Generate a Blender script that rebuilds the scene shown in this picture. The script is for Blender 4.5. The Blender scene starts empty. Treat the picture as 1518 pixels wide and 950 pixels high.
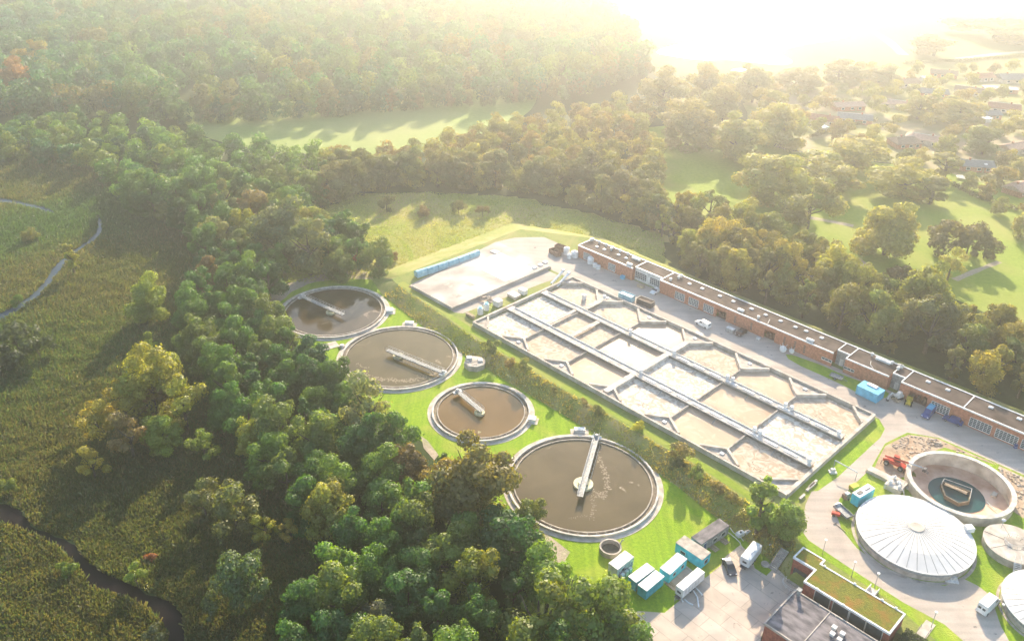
import bpy, bmesh, math, random
import numpy as np
from mathutils import Vector, Matrix

random.seed(7)
RNG = np.random.default_rng(11)
SC = bpy.context.scene
COL = SC.collection
R = math.radians

# ------------------------------------------------------------------ survey: camera and ground points
S = 1.35                      # metres per survey unit
HC = 100 * S                  # height of the drone
F, PIT, ROL, CY = 1287.364921, R(27.531404), R(1.285525), 418.578
_c, _s, _cr, _sr = math.cos(PIT), math.sin(PIT), math.cos(ROL), math.sin(ROL)
RT, UP, FW = Vector((1, 0, 0)), Vector((0, _s, _c)), Vector((0, _c, -_s))
AX, AY = RT * _cr + UP * _sr, UP * _cr - RT * _sr


def P(x, y, z=0.0):
    """ground (or level z) point seen at photo pixel x, y"""
    d = AX * ((x - 759) / F) - AY * ((y - CY) / F) + FW
    return Vector((0, 0, HC)) + d * ((z - HC) / d.z)


def px_of(p):
    q = Vector(p) - Vector((0, 0, HC))
    k = q.dot(FW)
    return 759 + F * q.dot(AX) / k, CY - F * q.dot(AY) / k


BO = Vector((-8.56888, 166.88782)) * S
BU, BV = Vector((0.70747, -0.70675)), Vector((0.70675, 0.70747))
BANG = math.atan2(BU.y, BU.x)


def B(u, v, z=0.0):
    """plant grid: u along the basin, v across it, in survey units"""
    p = BO + BU * (u * S) + BV * (v * S)
    return Vector((p.x, p.y, z))


def uv_of(x, y, z):
    p = P(x, y, z).xy - BO
    return p.dot(BU) / S, p.dot(BV) / S


TZ = 2.7                      # level of the upper terrace


# ------------------------------------------------------------------ mesh builder
class MB:
    def __init__(self):
        self.v, self.f = [], []

    def add(self, vs, fs):
        o = len(self.v)
        self.v += [tuple(v) for v in vs]
        self.f += [tuple(i + o for i in f) for f in fs]
        return self

    def box(self, x0, x1, y0, y1, z0, z1):
        vs = [(x, y, z) for z in (z0, z1) for x, y in ((x0, y0), (x1, y0), (x1, y1), (x0, y1))]
        return self.add(vs, [(3, 2, 1, 0), (4, 5, 6, 7), (0, 1, 5, 4), (1, 2, 6, 5), (2, 3, 7, 6), (3, 0, 4, 7)])

    def cbox(self, c, s, rz=0.0, tilt=None):
        m = Matrix.Translation(c) @ Matrix.Rotation(rz, 4, 'Z')
        if tilt:
            m = m @ tilt
        vs = [m @ Vector((sx * s[0] / 2, sy * s[1] / 2, sz * s[2] / 2)) for sz in (-1, 1) for sx, sy in ((-1, -1), (1, -1), (1, 1), (-1, 1))]
        return self.add(vs, [(3, 2, 1, 0), (4, 5, 6, 7), (0, 1, 5, 4), (1, 2, 6, 5), (2, 3, 7, 6), (3, 0, 4, 7)])

    def prism(self, pts, z0, z1):
        n = len(pts)
        a = sum(pts[i][0] * pts[(i + 1) % n][1] - pts[(i + 1) % n][0] * pts[i][1] for i in range(n))
        if a < 0:
            pts = list(reversed(pts))
        vs = [(p[0], p[1], z0) for p in pts] + [(p[0], p[1], z1) for p in pts]
        fs = [tuple(range(n - 1, -1, -1)), tuple(range(n, 2 * n))]
        fs += [(i, (i + 1) % n, n + (i + 1) % n, n + i) for i in range(n)]
        return self.add(vs, fs)

    def side(self, prof, y0, y1, ins=0.0, zin=1e9):
        """profile in x,z extruded along y; points above zin are drawn in by ins"""
        n = len(prof)
        vs = []
        for s, y in ((1, y0), (-1, y1)):
            for x, z in prof:
                vs.append((x, y + s * (ins if z > zin else 0), z))
        fs = [tuple(range(n)), tuple(range(2 * n - 1, n - 1, -1))]
        fs += [(i, n + i, n + (i + 1) % n, (i + 1) % n) for i in range(n)]
        return self.add(vs, fs)

    def cyl(self, c, r, h, n=16, r2=None, axis='z'):
        r2 = r if r2 is None else r2
        vs = []
        for k, rr in ((0, r), (h, r2)):
            for i in range(n):
                a = 2 * math.pi * i / n
                q = (rr * math.cos(a), rr * math.sin(a), k)
                if axis == 'x':
                    q = (q[2], q[0], q[1])
                elif axis == 'y':
                    q = (q[1], q[2], q[0])
                vs.append((c[0] + q[0], c[1] + q[1], c[2] + q[2]))
        fs = [tuple(range(n - 1, -1, -1)), tuple(range(n, 2 * n))]
        fs += [(i, (i + 1) % n, n + (i + 1) % n, n + i) for i in range(n)]
        return self.add(vs, fs)

    def tube(self, pts, r, n=6):
        pts = [Vector(p) for p in pts]
        vs, fs = [], []
        for i, p in enumerate(pts):
            t = (pts[min(i + 1, len(pts) - 1)] - pts[max(i - 1, 0)]).normalized()
            a = t.orthogonal().normalized() if abs(t.z) > .95 else t.cross(Vector((0, 0, 1))).normalized()
            b = t.cross(a)
            rr = r[i] if isinstance(r, (list, tuple)) else r
            for k in range(n):
                an = 2 * math.pi * k / n
                vs.append(p + a * rr * math.cos(an) + b * rr * math.sin(an))
        for i in range(len(pts) - 1):
            for k in range(n):
                fs.append((i * n + k, i * n + (k + 1) % n, (i + 1) * n + (k + 1) % n, (i + 1) * n + k))
        fs += [tuple(range(n - 1, -1, -1)), tuple(range((len(pts) - 1) * n, len(pts) * n))]
        return self.add(vs, fs)

    def ring(self, r0, r1, z0, z1, n=96, c=(0, 0)):
        vs = []
        for r, z in ((r0, z0), (r1, z0), (r1, z1), (r0, z1)):
            for i in range(n):
                a = 2 * math.pi * i / n
                vs.append((c[0] + r * math.cos(a), c[1] + r * math.sin(a), z))
        fs = []
        for k in range(4):
            for i in range(n):
                j = (i + 1) % n
                fs.append((k * n + i, k * n + j, ((k + 1) % 4) * n + j, ((k + 1) % 4) * n + i))
        return self.add(vs, fs)

    def disc(self, r, z, n=96, c=(0, 0)):
        vs = [(c[0] + r * math.cos(2 * math.pi * i / n), c[1] + r * math.sin(2 * math.pi * i / n), z) for i in range(n)]
        return self.add(vs, [tuple(range(n))])

    def blob(self, c, s, seed=0, rough=.18, sub=2):
        bm = bmesh.new()
        bmesh.ops.create_icosphere(bm, subdivisions=sub, radius=1)
        rr = random.Random(seed)
        for v in bm.verts:
            v.co *= 1 + rr.uniform(-rough, rough)
        vs = [(c[0] + v.co.x * s[0], c[1] + v.co.y * s[1], c[2] + v.co.z * s[2]) for v in bm.verts]
        fs = [tuple(v.index for v in f.verts) for f in bm.faces]
        bm.free()
        return self.add(vs, fs)

    def build(self, name, m, parent=None, loc=(0, 0, 0), rz=0.0, smooth=False, bevel=0.0):
        me = bpy.data.meshes.new(name)
        me.from_pydata(self.v, [], self.f)
        me.materials.append(m)
        if smooth:
            me.shade_smooth()
            me.set_sharp_from_angle(angle=R(40))
        o = bpy.data.objects.new(name, me)
        o.location, o.rotation_euler = loc, (0, 0, rz)
        if parent:
            o.parent = parent
        COL.objects.link(o)
        if bevel:
            b = o.modifiers.new('bevel', 'BEVEL')
            b.width, b.segments, b.limit_method = bevel, 2, 'ANGLE'
        return o


def tag(o, label, cat, group=None):
    o['label'], o['category'] = label, cat
    if group:
        o['group'] = group
    return o


def thing(name, label, cat, loc=(0, 0, 0), rz=0.0, group=None):
    o = bpy.data.objects.new(name, None)
    o.location, o.rotation_euler = loc, (0, 0, rz)
    o.empty_display_size = .3
    COL.objects.link(o)
    return tag(o, label, cat, group)


def kind(o, k):
    o['kind'] = k
    return o


def copy_tree(o, parent=None):
    c = o.copy()
    COL.objects.link(c)
    if parent:
        c.parent = parent
    for ch in [x for x in SC.objects if x.parent == o]:
        copy_tree(ch, c)
    return c


def smooth_loop(pts, it=2):
    for _ in range(it):
        q = []
        for i in range(len(pts)):
            a, b = pts[i], pts[(i + 1) % len(pts)]
            q += [(a[0] * .75 + b[0] * .25, a[1] * .75 + b[1] * .25), (a[0] * .25 + b[0] * .75, a[1] * .25 + b[1] * .75)]
        pts = q
    return pts


def ragged(pts, step, amp, seed=1):
    rr = random.Random(seed)
    out = []
    for i in range(len(pts)):
        a, b = Vector(pts[i][:2]), Vector(pts[(i + 1) % len(pts)][:2])
        n = max(1, int((b - a).length / step))
        for k in range(n):
            p = a.lerp(b, k / n)
            out.append((p.x + rr.uniform(-amp, amp), p.y + rr.uniform(-amp, amp)))
    return out


def sheet(name, outer, m, z, holes=(), cuts=0):
    bm = bmesh.new()
    edges = []
    for loop in [outer] + list(holes):
        vs = [bm.verts.new((p[0], p[1], z)) for p in loop]
        edges += [bm.edges.new((vs[i], vs[(i + 1) % len(vs)])) for i in range(len(vs))]
    bmesh.ops.triangle_fill(bm, use_beauty=True, use_dissolve=False, edges=edges, normal=(0, 0, 1))
    for f in bm.faces:
        if f.normal.z < 0:
            f.normal_flip()
    me = bpy.data.meshes.new(name)
    bm.to_mesh(me)
    bm.free()
    me.materials.append(m)
    o = bpy.data.objects.new(name, me)
    COL.objects.link(o)
    return o


def ribbon(name, pts, w, m, z):
    pts = [Vector(p[:2]) for p in pts]
    for _ in range(2):
        q = [pts[0]]
        for a, b in zip(pts, pts[1:]):
            q += [a * .75 + b * .25, a * .25 + b * .75]
        pts = q + [pts[-1]]
    L, Rr = [], []
    for i, p in enumerate(pts):
        t = (pts[min(i + 1, len(pts) - 1)] - pts[max(i - 1, 0)]).normalized()
        n = Vector((-t.y, t.x))
        ww = w * (1 + .12 * math.sin(i * 1.7) + .08 * math.sin(i * .6))
        L.append(p + n * ww / 2)
        Rr.append(p - n * ww / 2)
    vs = [(p.x, p.y, z) for p in L + Rr]
    n = len(L)
    mb = MB().add(vs, [(n + i, n + i + 1, i + 1, i) for i in range(n - 1)])
    return mb.build(name, m)


# ------------------------------------------------------------------ materials
def nodes_of(name):
    m = bpy.data.materials.new(name)
    m.use_nodes = True
    nt = m.node_tree
    bs = nt.nodes['Principled BSDF']
    return m, nt, bs


def mat(name, rgb, rough=.75, rgb2=None, scale=1.2, var=.22, bump=0.0, metal=0.0, detail=6.0, spec=.12, streak=None, contrast=(.35, .65)):
    m, nt, bs = nodes_of(name)
    N, Lk = nt.nodes.new, nt.links.new
    tc = N('ShaderNodeTexCoord')
    no = N('ShaderNodeTexNoise')
    no.inputs['Scale'].default_value, no.inputs['Detail'].default_value = scale, detail
    src = tc.outputs['Object']
    if streak:
        mp = N('ShaderNodeMapping')
        mp.inputs['Scale'].default_value = streak[:3]
        if len(streak) > 3:
            mp.inputs['Rotation'].default_value[2] = streak[3]
        Lk(src, mp.inputs['Vector'])
        src = mp.outputs['Vector']
    Lk(src, no.inputs['Vector'])
    cr = N('ShaderNodeValToRGB')
    a = [max(0, c * (1 - var)) for c in rgb]
    b = list(rgb2) if rgb2 else [min(1, c * (1 + var)) for c in rgb]
    cr.color_ramp.elements[0].position, cr.color_ramp.elements[1].position = contrast
    cr.color_ramp.elements[0].color = (*a, 1)
    cr.color_ramp.elements[1].color = (*b, 1)
    Lk(no.outputs['Fac'], cr.inputs['Fac'])
    Lk(cr.outputs['Color'], bs.inputs['Base Color'])
    bs.inputs['Roughness'].default_value = rough
    bs.inputs['Metallic'].default_value = metal
    bs.inputs['Specular IOR Level'].default_value = spec
    if bump:
        n2 = N('ShaderNodeTexNoise')
        n2.inputs['Scale'].default_value, n2.inputs['Detail'].default_value = scale * 5, 4
        Lk(tc.outputs['Object'], n2.inputs['Vector'])
        bp = N('ShaderNodeBump')
        bp.inputs['Strength'].default_value, bp.inputs['Distance'].default_value = bump, .2
        Lk(n2.outputs['Fac'], bp.inputs['Height'])
        Lk(bp.outputs['Normal'], bs.inputs['Normal'])
    return m


def mix_rgb(nt, fac, a, b, mode='MIX'):
    n = nt.nodes.new('ShaderNodeMix')
    n.data_type, n.blend_type = 'RGBA', mode
    if isinstance(fac, (int, float)):
        n.inputs[0].default_value = fac
    else:
        nt.links.new(fac, n.inputs[0])
    for v, k in ((a, 6), (b, 7)):
        if isinstance(v, tuple):
            n.inputs[k].default_value = (*v, 1)
        else:
            nt.links.new(v, n.inputs[k])
    return n.outputs[2]


def ramp(nt, src, p0, p1, c0=(0, 0, 0), c1=(1, 1, 1)):
    cr = nt.nodes.new('ShaderNodeValToRGB')
    cr.color_ramp.elements[0].position, cr.color_ramp.elements[1].position = p0, p1
    cr.color_ramp.elements[0].color, cr.color_ramp.elements[1].color = (*c0, 1), (*c1, 1)
    nt.links.new(src, cr.inputs['Fac'])
    return cr.outputs['Color']


def noise(nt, scale, detail=5, stretch=None, dist=0.0):
    tc = nt.nodes.new('ShaderNodeTexCoord')
    no = nt.nodes.new('ShaderNodeTexNoise')
    no.inputs['Scale'].default_value, no.inputs['Detail'].default_value = scale, detail
    no.inputs['Distortion'].default_value = dist
    if stretch:
        mp = nt.nodes.new('ShaderNodeMapping')
        mp.inputs['Scale'].default_value = stretch[:3]
        if len(stretch) > 3:
            mp.inputs['Rotation'].default_value[2] = stretch[3]
        nt.links.new(tc.outputs['Object'], mp.inputs['Vector'])
        nt.links.new(mp.outputs['Vector'], no.inputs['Vector'])
    else:
        nt.links.new(tc.outputs['Object'], no.inputs['Vector'])
    return no.outputs['Fac']


def bumped(nt, bs, height, strength, distance):
    bp = nt.nodes.new('ShaderNodeBump')
    bp.inputs['Strength'].default_value, bp.inputs['Distance'].default_value = strength, distance
    nt.links.new(height, bp.inputs['Height'])
    nt.links.new(bp.outputs['Normal'], bs.inputs['Normal'])


def ground_mat(name, dark, light, worn, s1=.06, s2=1.5, wornpos=(.6, .75), mow=None, bump=.5):
    m, nt, bs = nodes_of(name)
    fine = noise(nt, s2, 8)
    c = mix_rgb(nt, ramp(nt, fine, .3, .7), dark, light)
    big = noise(nt, s1, 5, dist=.6)
    c = mix_rgb(nt, ramp(nt, big, *wornpos), c, worn)
    if mow is not None:
        st = noise(nt, .9, 2, (1, .04, 1, mow))
        c = mix_rgb(nt, .35, c, ramp(nt, st, .35, .65, (.55, .6, .5), (1.25, 1.2, 1.1)), 'MULTIPLY')
    nt.links.new(c, bs.inputs['Base Color'])
    bs.inputs['Roughness'].default_value = .9
    bs.inputs['Specular IOR Level'].default_value = .125
    if bump:
        bumped(nt, bs, noise(nt, s2 * 2.5, 4), bump, .25)
    return m


def foliage_mat(name, use_object=True, gain=1.0, transl=.5):
    m, nt, bs = nodes_of(name)
    nt.nodes.remove(bs)
    N, Lk = nt.nodes.new, nt.links.new
    at = N('ShaderNodeAttribute')
    at.attribute_name = 'tint'
    col = at.outputs['Color']
    if use_object:
        oi = N('ShaderNodeObjectInfo')
        col = mix_rgb(nt, 1.0, at.outputs['Color'], oi.outputs['Color'], 'MULTIPLY')
    d, t = N('ShaderNodeBsdfDiffuse'), N('ShaderNodeBsdfTranslucent')
    g = N('ShaderNodeBsdfGlossy')
    g.inputs['Roughness'].default_value = .55
    g.inputs['Color'].default_value = (1, 1, 1, 1)
    Lk(col, d.inputs['Color'])
    tcol = mix_rgb(nt, 1.0, col, (1.45 * gain, 1.35 * gain, .40 * gain), 'MULTIPLY')
    Lk(tcol, t.inputs['Color'])
    mx = N('ShaderNodeMixShader')
    mx.inputs[0].default_value = transl
    Lk(d.outputs[0], mx.inputs[1])
    Lk(t.outputs[0], mx.inputs[2])
    m2 = N('ShaderNodeMixShader')
    m2.inputs[0].default_value = .03
    Lk(mx.outputs[0], m2.inputs[1])
    Lk(g.outputs[0], m2.inputs[2])
    Lk(m2.outputs[0], nt.nodes['Material Output'].inputs['Surface'])
    return m


def water_mat(name, c0, c1, rough=.06, foam=None, scale=.1, fpos=(.55, .75), ripple=.04, fscale=.5, fdist=1.5, fdetail=8, ior=1.33):
    m, nt, bs = nodes_of(name)
    c = mix_rgb(nt, ramp(nt, noise(nt, scale, 4, dist=.8), .35, .65), c0, c1)
    if foam:
        fac = ramp(nt, noise(nt, fscale, fdetail, dist=fdist), *fpos)
        c = mix_rgb(nt, fac, c, foam)
        rr = mix_rgb(nt, fac, (rough,) * 3, (.7,) * 3)
        nt.links.new(rr, bs.inputs['Roughness'])
    else:
        bs.inputs['Roughness'].default_value = rough
    nt.links.new(c, bs.inputs['Base Color'])
    bs.inputs['IOR'].default_value = ior
    if ripple:
        bumped(nt, bs, noise(nt, 2.2, 3), ripple, .15)
    return m


M = {}
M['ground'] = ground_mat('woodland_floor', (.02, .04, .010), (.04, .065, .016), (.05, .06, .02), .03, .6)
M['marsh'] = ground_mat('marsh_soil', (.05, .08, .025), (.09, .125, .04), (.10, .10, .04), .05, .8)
M['lawn'] = ground_mat('mown_lawn', (.16, .285, .010), (.26, .38, .016), (.36, .38, .06), .11, 1.6, (.48, .74), mow=R(35), bump=.7)
M['meadow'] = ground_mat('dry_meadow', (.19, .24, .04), (.30, .33, .07), (.38, .31, .13), .03, .9, (.42, .68))
M['field'] = ground_mat('hay_field', (.19, .27, .06), (.25, .32, .08), (.30, .31, .12), .012, .5, (.4, .7), bump=.2)
M['far_grass'] = ground_mat('far_pasture', (.075, .11, .022), (.11, .15, .03), (.14, .14, .05), .012, .4, (.4, .7), bump=.2)
M['park'] = ground_mat('park_grass', (.16, .24, .015), (.24, .31, .03), (.28, .29, .06), .04, .7, (.45, .7))
M['verge'] = ground_mat('verge_grass', (.14, .20, .035), (.23, .27, .065), (.29, .27, .09), .11, 1.2, (.45, .7))
M['bank'] = ground_mat('bank_grass', (.19, .24, .05), (.30, .31, .085), (.38, .32, .14), .15, 1.2, (.45, .65))
M['dirt'] = ground_mat('building_soil', (.30, .20, .13), (.45, .33, .23), (.50, .40, .30), .12, .9, (.4, .7))
M['track'] = ground_mat('track_gravel', (.33, .27, .20), (.45, .38, .29), (.28, .28, .14), .2, 1.2, (.55, .75))


def road_mat():
    m, nt, bs = nodes_of('worn_road')
    c = mix_rgb(nt, ramp(nt, noise(nt, .12, 6, dist=.7), .35, .7), (.42, .36, .31), (.53, .46, .40))
    st = ramp(nt, noise(nt, .7, 5, (.05, 1, 1, BANG)), .35, .7, (.75, .75, .75), (1.12, 1.1, 1.08))
    c = mix_rgb(nt, .6, c, st, 'MULTIPLY')
    c = mix_rgb(nt, .5, c, ramp(nt, noise(nt, 3.5, 3), .3, .7, (.85, .85, .85), (1.1, 1.1, 1.1)), 'MULTIPLY')
    spots = ramp(nt, noise(nt, .45, 3), .68, .76)
    c = mix_rgb(nt, spots, c, (.11, .10, .095))
    nt.links.new(c, bs.inputs['Base Color'])
    bs.inputs['Roughness'].default_value = .9
    bs.inputs['Specular IOR Level'].default_value = .1
    bumped(nt, bs, noise(nt, 6, 3), .25, .05)
    return m


def slab_mat(name, sc, mort, c0, c1, rot):
    m, nt, bs = nodes_of(name)
    tc = nt.nodes.new('ShaderNodeTexCoord')
    mp = nt.nodes.new('ShaderNodeMapping')
    mp.inputs['Rotation'].default_value[2] = rot
    br = nt.nodes.new('ShaderNodeTexBrick')
    br.inputs['Scale'].default_value = sc
    br.inputs['Mortar Size'].default_value = mort
    br.inputs['Color1'].default_value, br.inputs['Color2'].default_value = (*c0, 1), (*c1, 1)
    br.inputs['Mortar'].default_value = (*[c * .78 for c in c0], 1)
    br.offset = .37
    nt.links.new(tc.outputs['Object'], mp.inputs['Vector'])
    nt.links.new(mp.outputs['Vector'], br.inputs['Vector'])
    c = mix_rgb(nt, .7, br.outputs['Color'], ramp(nt, noise(nt, .25, 6, dist=1), .3, .7, (.72, .72, .72), (1.15, 1.13, 1.1)), 'MULTIPLY')
    c = mix_rgb(nt, ramp(nt, noise(nt, .5, 6, dist=2), .64, .74), c, tuple(x * .5 for x in c0))
    nt.links.new(c, bs.inputs['Base Color'])
    bs.inputs['Roughness'].default_value = .9
    bs.inputs['Specular IOR Level'].default_value = .1
    return m


M['road'] = road_mat()
M['yard'] = slab_mat('yard_concrete', .075, .006, (.50, .42, .35), (.57, .48, .41), -BANG + R(3))
M['conc'] = mat('pale_concrete', (.48, .415, .35), .8, (.60, .54, .47), .5, bump=.15)
M['conc_w'] = mat('weathered_concrete', (.40, .35, .30), .85, (.52, .46, .40), .7, .25, bump=.2)
M['conc_d'] = mat('damp_concrete', (.14, .11, .085), .7, (.22, .18, .13), .8)
M['dome'] = mat('dome_sheet', (.62, .60, .57), .7, (.68, .66, .63), .25, .03)
M['seam'] = mat('roof_seam', (.30, .29, .28), .8)
M['rim'] = mat('white_coping', (.54, .49, .43), .8, (.66, .61, .55), .8)
M['slab'] = mat('slab_concrete', (.42, .36, .32), .8, (.64, .57, .51), .09, .3, detail=9)
M['white'] = mat('white_paint', (.76, .76, .75), .45, (.84, .84, .83), .9)
M['offwhite'] = mat('dirty_white_paint', (.60, .59, .57), .55, (.72, .71, .69), .9)
M['steel'] = mat('galvanised_steel', (.27, .28, .285), .6, (.37, .38, .385), 2.0, metal=.15)
M['dsteel'] = mat('dark_steel', (.10, .10, .105), .5, None, 2.0, metal=.4)
M['black'] = mat('black_rubber', (.02, .02, .02), .8)
M['glass'] = mat('window_glass', (.05, .06, .07), .12, None, .8, metal=.0)
M['brick'] = mat('red_brick', (.42, .17, .10), .85, (.52, .23, .14), 1.6, bump=.2)
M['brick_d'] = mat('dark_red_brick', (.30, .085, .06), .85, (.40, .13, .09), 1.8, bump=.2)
M['felt'] = mat('roof_felt', (.065, .048, .042), .9, (.115, .088, .075), .35, .25, detail=8)
M['felt_g'] = mat('grey_roof_felt', (.14, .13, .14), .85, (.25, .225, .23), .8, .3, detail=9, streak=(.5, 1.2, 1, 0))
M['turq'] = mat('turquoise_paint', (.05, .55, .68), .5, (.08, .62, .74), .8)
M['turq_d'] = mat('deep_turquoise_paint', (.025, .36, .46), .5, (.04, .43, .53), .8)
M['blue'] = mat('blue_paint', (.10, .42, .62), .5, (.13, .48, .68), .8)
M['dblue'] = mat('dark_blue_paint', (.05, .08, .22), .4, None, .8)
M['red'] = mat('red_paint', (.55, .05, .03), .45, (.62, .09, .05), .9)
M['yellow'] = mat('yellow_paint', (.62, .46, .05), .5, None, .9)
M['brown'] = mat('rusty_brown_paint', (.22, .13, .09), .7, (.30, .19, .14), 1.1)
M['wood'] = mat('weathered_timber', (.36, .27, .18), .85, (.46, .36, .26), 1.5)
M['tarp'] = mat('pale_blue_tarpaulin', (.22, .50, .60), .5, (.40, .64, .70), .7)
M['purple'] = mat('purple_spray_paint', (.22, .06, .30), .6, (.45, .20, .45), 2.2)
M['rubble'] = mat('broken_rubble', (.40, .30, .22), .9, (.62, .52, .42), .8)
M['bark'] = mat('bark', (.09, .07, .05), .9, (.15, .12, .09), 2.0)
M['leaf'] = foliage_mat('leaves')
M['leaf_far'] = foliage_mat('distant_leaves', use_object=False)

# ------------------------------------------------------------------ camera, sun, sky, air
cam = bpy.data.cameras.new('camera')
cam.sensor_width = 36
cam.lens = 36 * F / 1518
cam.shift_y = (CY - 475) / 1518
cam.clip_end, cam.clip_start = 20000, 1
co = bpy.data.objects.new('camera', cam)
mw = Matrix((AX, AY, -FW)).transposed().to_4x4()
mw.translation = (0, 0, HC)
co.matrix_world = mw
COL.objects.link(co)
SC.camera = co

SUN_EL, SUN_AZ = R(22.5), R(9)
sun = bpy.data.lights.new('sun', 'SUN')
sun.energy, sun.angle, sun.color = 5.0, R(.5), (1, .82, .585)
so = bpy.data.objects.new('sun', sun)
sd = Vector((math.sin(SUN_AZ) * math.cos(SUN_EL), math.cos(SUN_AZ) * math.cos(SUN_EL), math.sin(SUN_EL)))
so.rotation_euler = sd.to_track_quat('Z', 'Y').to_euler()
so.location = sd * 800
COL.objects.link(so)

wd = bpy.data.worlds.new('World')
SC.world = wd
wd.use_nodes = True
sky = wd.node_tree.nodes.new('ShaderNodeTexSky')
sky.sky_type, sky.sun_disc = 'NISHITA', False
sky.sun_elevation, sky.sun_rotation = SUN_EL, SUN_AZ
sky.dust_density, sky.air_density = .6, 1.2
wd.node_tree.links.new(sky.outputs[0], wd.node_tree.nodes['Background'].inputs[0])
wd.node_tree.nodes['Background'].inputs[1].default_value = .125

vs = SC.view_settings
vs.view_transform, vs.look, vs.gamma, vs.use_curve_mapping = 'Standard', 'None', 1, False
vs.exposure = EXPO = 1.56
SC.cycles.use_denoising = True
SC.cycles.max_bounces, SC.cycles.diffuse_bounces, SC.cycles.glossy_bounces = 6, 3, 2
SC.cycles.transmission_bounces, SC.cycles.volume_bounces, SC.cycles.transparent_max_bounces = 3, 1, 6
SC.cycles.caustics_reflective = SC.cycles.caustics_refractive = False

hm = bpy.data.materials.new('haze')
hm.use_nodes = True
hn = hm.node_tree
hn.nodes.clear()
ho = hn.nodes.new('ShaderNodeOutputMaterial')
pv = hn.nodes.new('ShaderNodeVolumePrincipled')
pv.inputs['Color'].default_value = (.94, .95, .98, 1)
pv.inputs['Density'].default_value = HAZE_D = .00062
pv.inputs['Anisotropy'].default_value = .85
hn.links.new(pv.outputs[0], ho.inputs['Volume'])
hz = MB().box(-4200, 4200, -3200, 5200, -3, HC + 3).build('haze', hm)
kind(hz, 'stuff')

# ------------------------------------------------------------------ ground sheets
def pxs(pts, z=0.0):
    return [tuple(P(x, y, z).xy) for x, y in pts]


def uvs(pts):
    return [tuple(B(u, v).xy) for u, v in pts]


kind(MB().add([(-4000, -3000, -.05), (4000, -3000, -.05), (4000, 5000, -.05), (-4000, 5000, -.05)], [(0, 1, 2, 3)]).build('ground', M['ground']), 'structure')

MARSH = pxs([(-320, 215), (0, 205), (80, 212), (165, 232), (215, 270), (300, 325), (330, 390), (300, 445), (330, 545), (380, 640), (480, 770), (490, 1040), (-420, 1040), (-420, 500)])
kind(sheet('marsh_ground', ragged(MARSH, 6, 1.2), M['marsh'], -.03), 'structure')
LAWN = pxs([(395, 470), (420, 425), (500, 408), (575, 412), (592, 428), (625, 466), (680, 503), (760, 556), (860, 612), (930, 655), (1009, 706), (1085, 765), (1150, 820), (1150, 900), (960, 930), (800, 830), (690, 700), (600, 640), (480, 540)])
kind(sheet('lawn', ragged(LAWN, 5, .5), M['lawn'], .0), 'structure')
MEAD = pxs([(430, 330), (520, 288), (640, 285), (760, 292), (880, 318), (985, 350), (985, 400), (840, 400), (610, 425), (560, 412), (420, 420)])
kind(sheet('meadow', ragged(MEAD, 4, 2.6), M['meadow'], -.01), 'structure')
FIELD = pxs([(250, 150), (430, 152), (560, 142), (720, 132), (800, 126), (790, 170), (700, 205), (600, 235), (420, 228), (290, 205)])
kind(sheet('field', smooth_loop(FIELD), M['field'], -.01), 'structure')
kind(sheet('park_lawn', ragged(pxs([(930, 190), (1000, 185), (1100, 205), (1200, 230), (1400, 250), (1600, 300), (1750, 520), (1600, 560), (1480, 470), (1350, 420), (1150, 370), (1000, 320), (960, 290)]), 12, 2), M['park'], -.012), 'structure')
kind(sheet('park_meadow', ragged(pxs([(930, 62), (1000, -60), (1700, -60), (1750, 150), (1300, 112), (1180, 108), (1000, 110)]), 25, 4), M['far_grass'], -.014), 'structure')
M['village'] = ground_mat('garden_ground', (.16, .18, .05), (.26, .26, .09), (.34, .27, .18), .03, .3, (.45, .62))
kind(sheet('garden_ground', ragged(pxs([(1120, 118), (1300, 112), (1750, 120), (1760, 300), (1540, 300), (1400, 255), (1200, 228), (1100, 190)]), 15, 3), M['village'], -.008), 'structure')

# terrace with its sloping bank
TOP = [(-30, 0.5), (-26.6, -.3), (-12.6, -1.5), (4.8, -3.3), (16.5, -3.5), (41.9, -3.5), (62, -3.8), (73.8, -5.2), (83.5, -7.5), (87, -13), (103.5, -13), (106, -40), (200, -40), (200, 56), (60, 56), (-12, 56), (-30, 45)]
BOT = [(-38, -.5), (-28, -4.0), (-13, -6.0), (4.8, -7.5), (18.8, -7.8), (41, -7.7), (61.2, -8.4), (72.5, -10.4), (82, -12), (86.5, -13.6), (103.0, -13.6), (105, -40.5), (201, -41), (204, 61), (60, 60), (-14, 61), (-38, 50)]
opn_c = B(0, 0) * 0 + Vector((76.453 * S, 115.144 * S, 0))
OR = 8.4676 * S
hole = [(opn_c.x + (OR - .1) * math.cos(i * math.pi / 36), opn_c.y + (OR - .1) * math.sin(i * math.pi / 36)) for i in range(72)]
tp, bt = ragged(uvs(TOP), 9, .25, 3), None
tp = uvs(TOP)
bt = uvs(BOT)
kind(sheet('terrace', tp, M['verge'], TZ, holes=[hole]), 'structure')
mb = MB()
n = len(tp)
SUB = 8
vv, ff = [], []
rr = random.Random(5)
ring = []
for i in range(n):
    for k in range(SUB):
        t = k / SUB
        a = Vector(tp[i]).lerp(Vector(tp[(i + 1) % n]), t)
        b = Vector(bt[i]).lerp(Vector(bt[(i + 1) % n]), t)
        ring.append((a, b))
m_ = len(ring)
for a, b in ring:
    for w_, z_ in ((0, TZ), (.33, TZ * .72), (.66, TZ * .33), (1, -.04)):
        p = a.lerp(b, w_)
        j = .18 if 0 < w_ < 1 else 0
        vv.append((p.x + rr.uniform(-j, j), p.y + rr.uniform(-j, j), z_ + rr.uniform(-j, j)))
for i in range(m_):
    for k in range(3):
        j = (i + 1) % m_
        ff.append((i * 4 + k, i * 4 + k + 1, j * 4 + k + 1, j * 4 + k))
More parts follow.
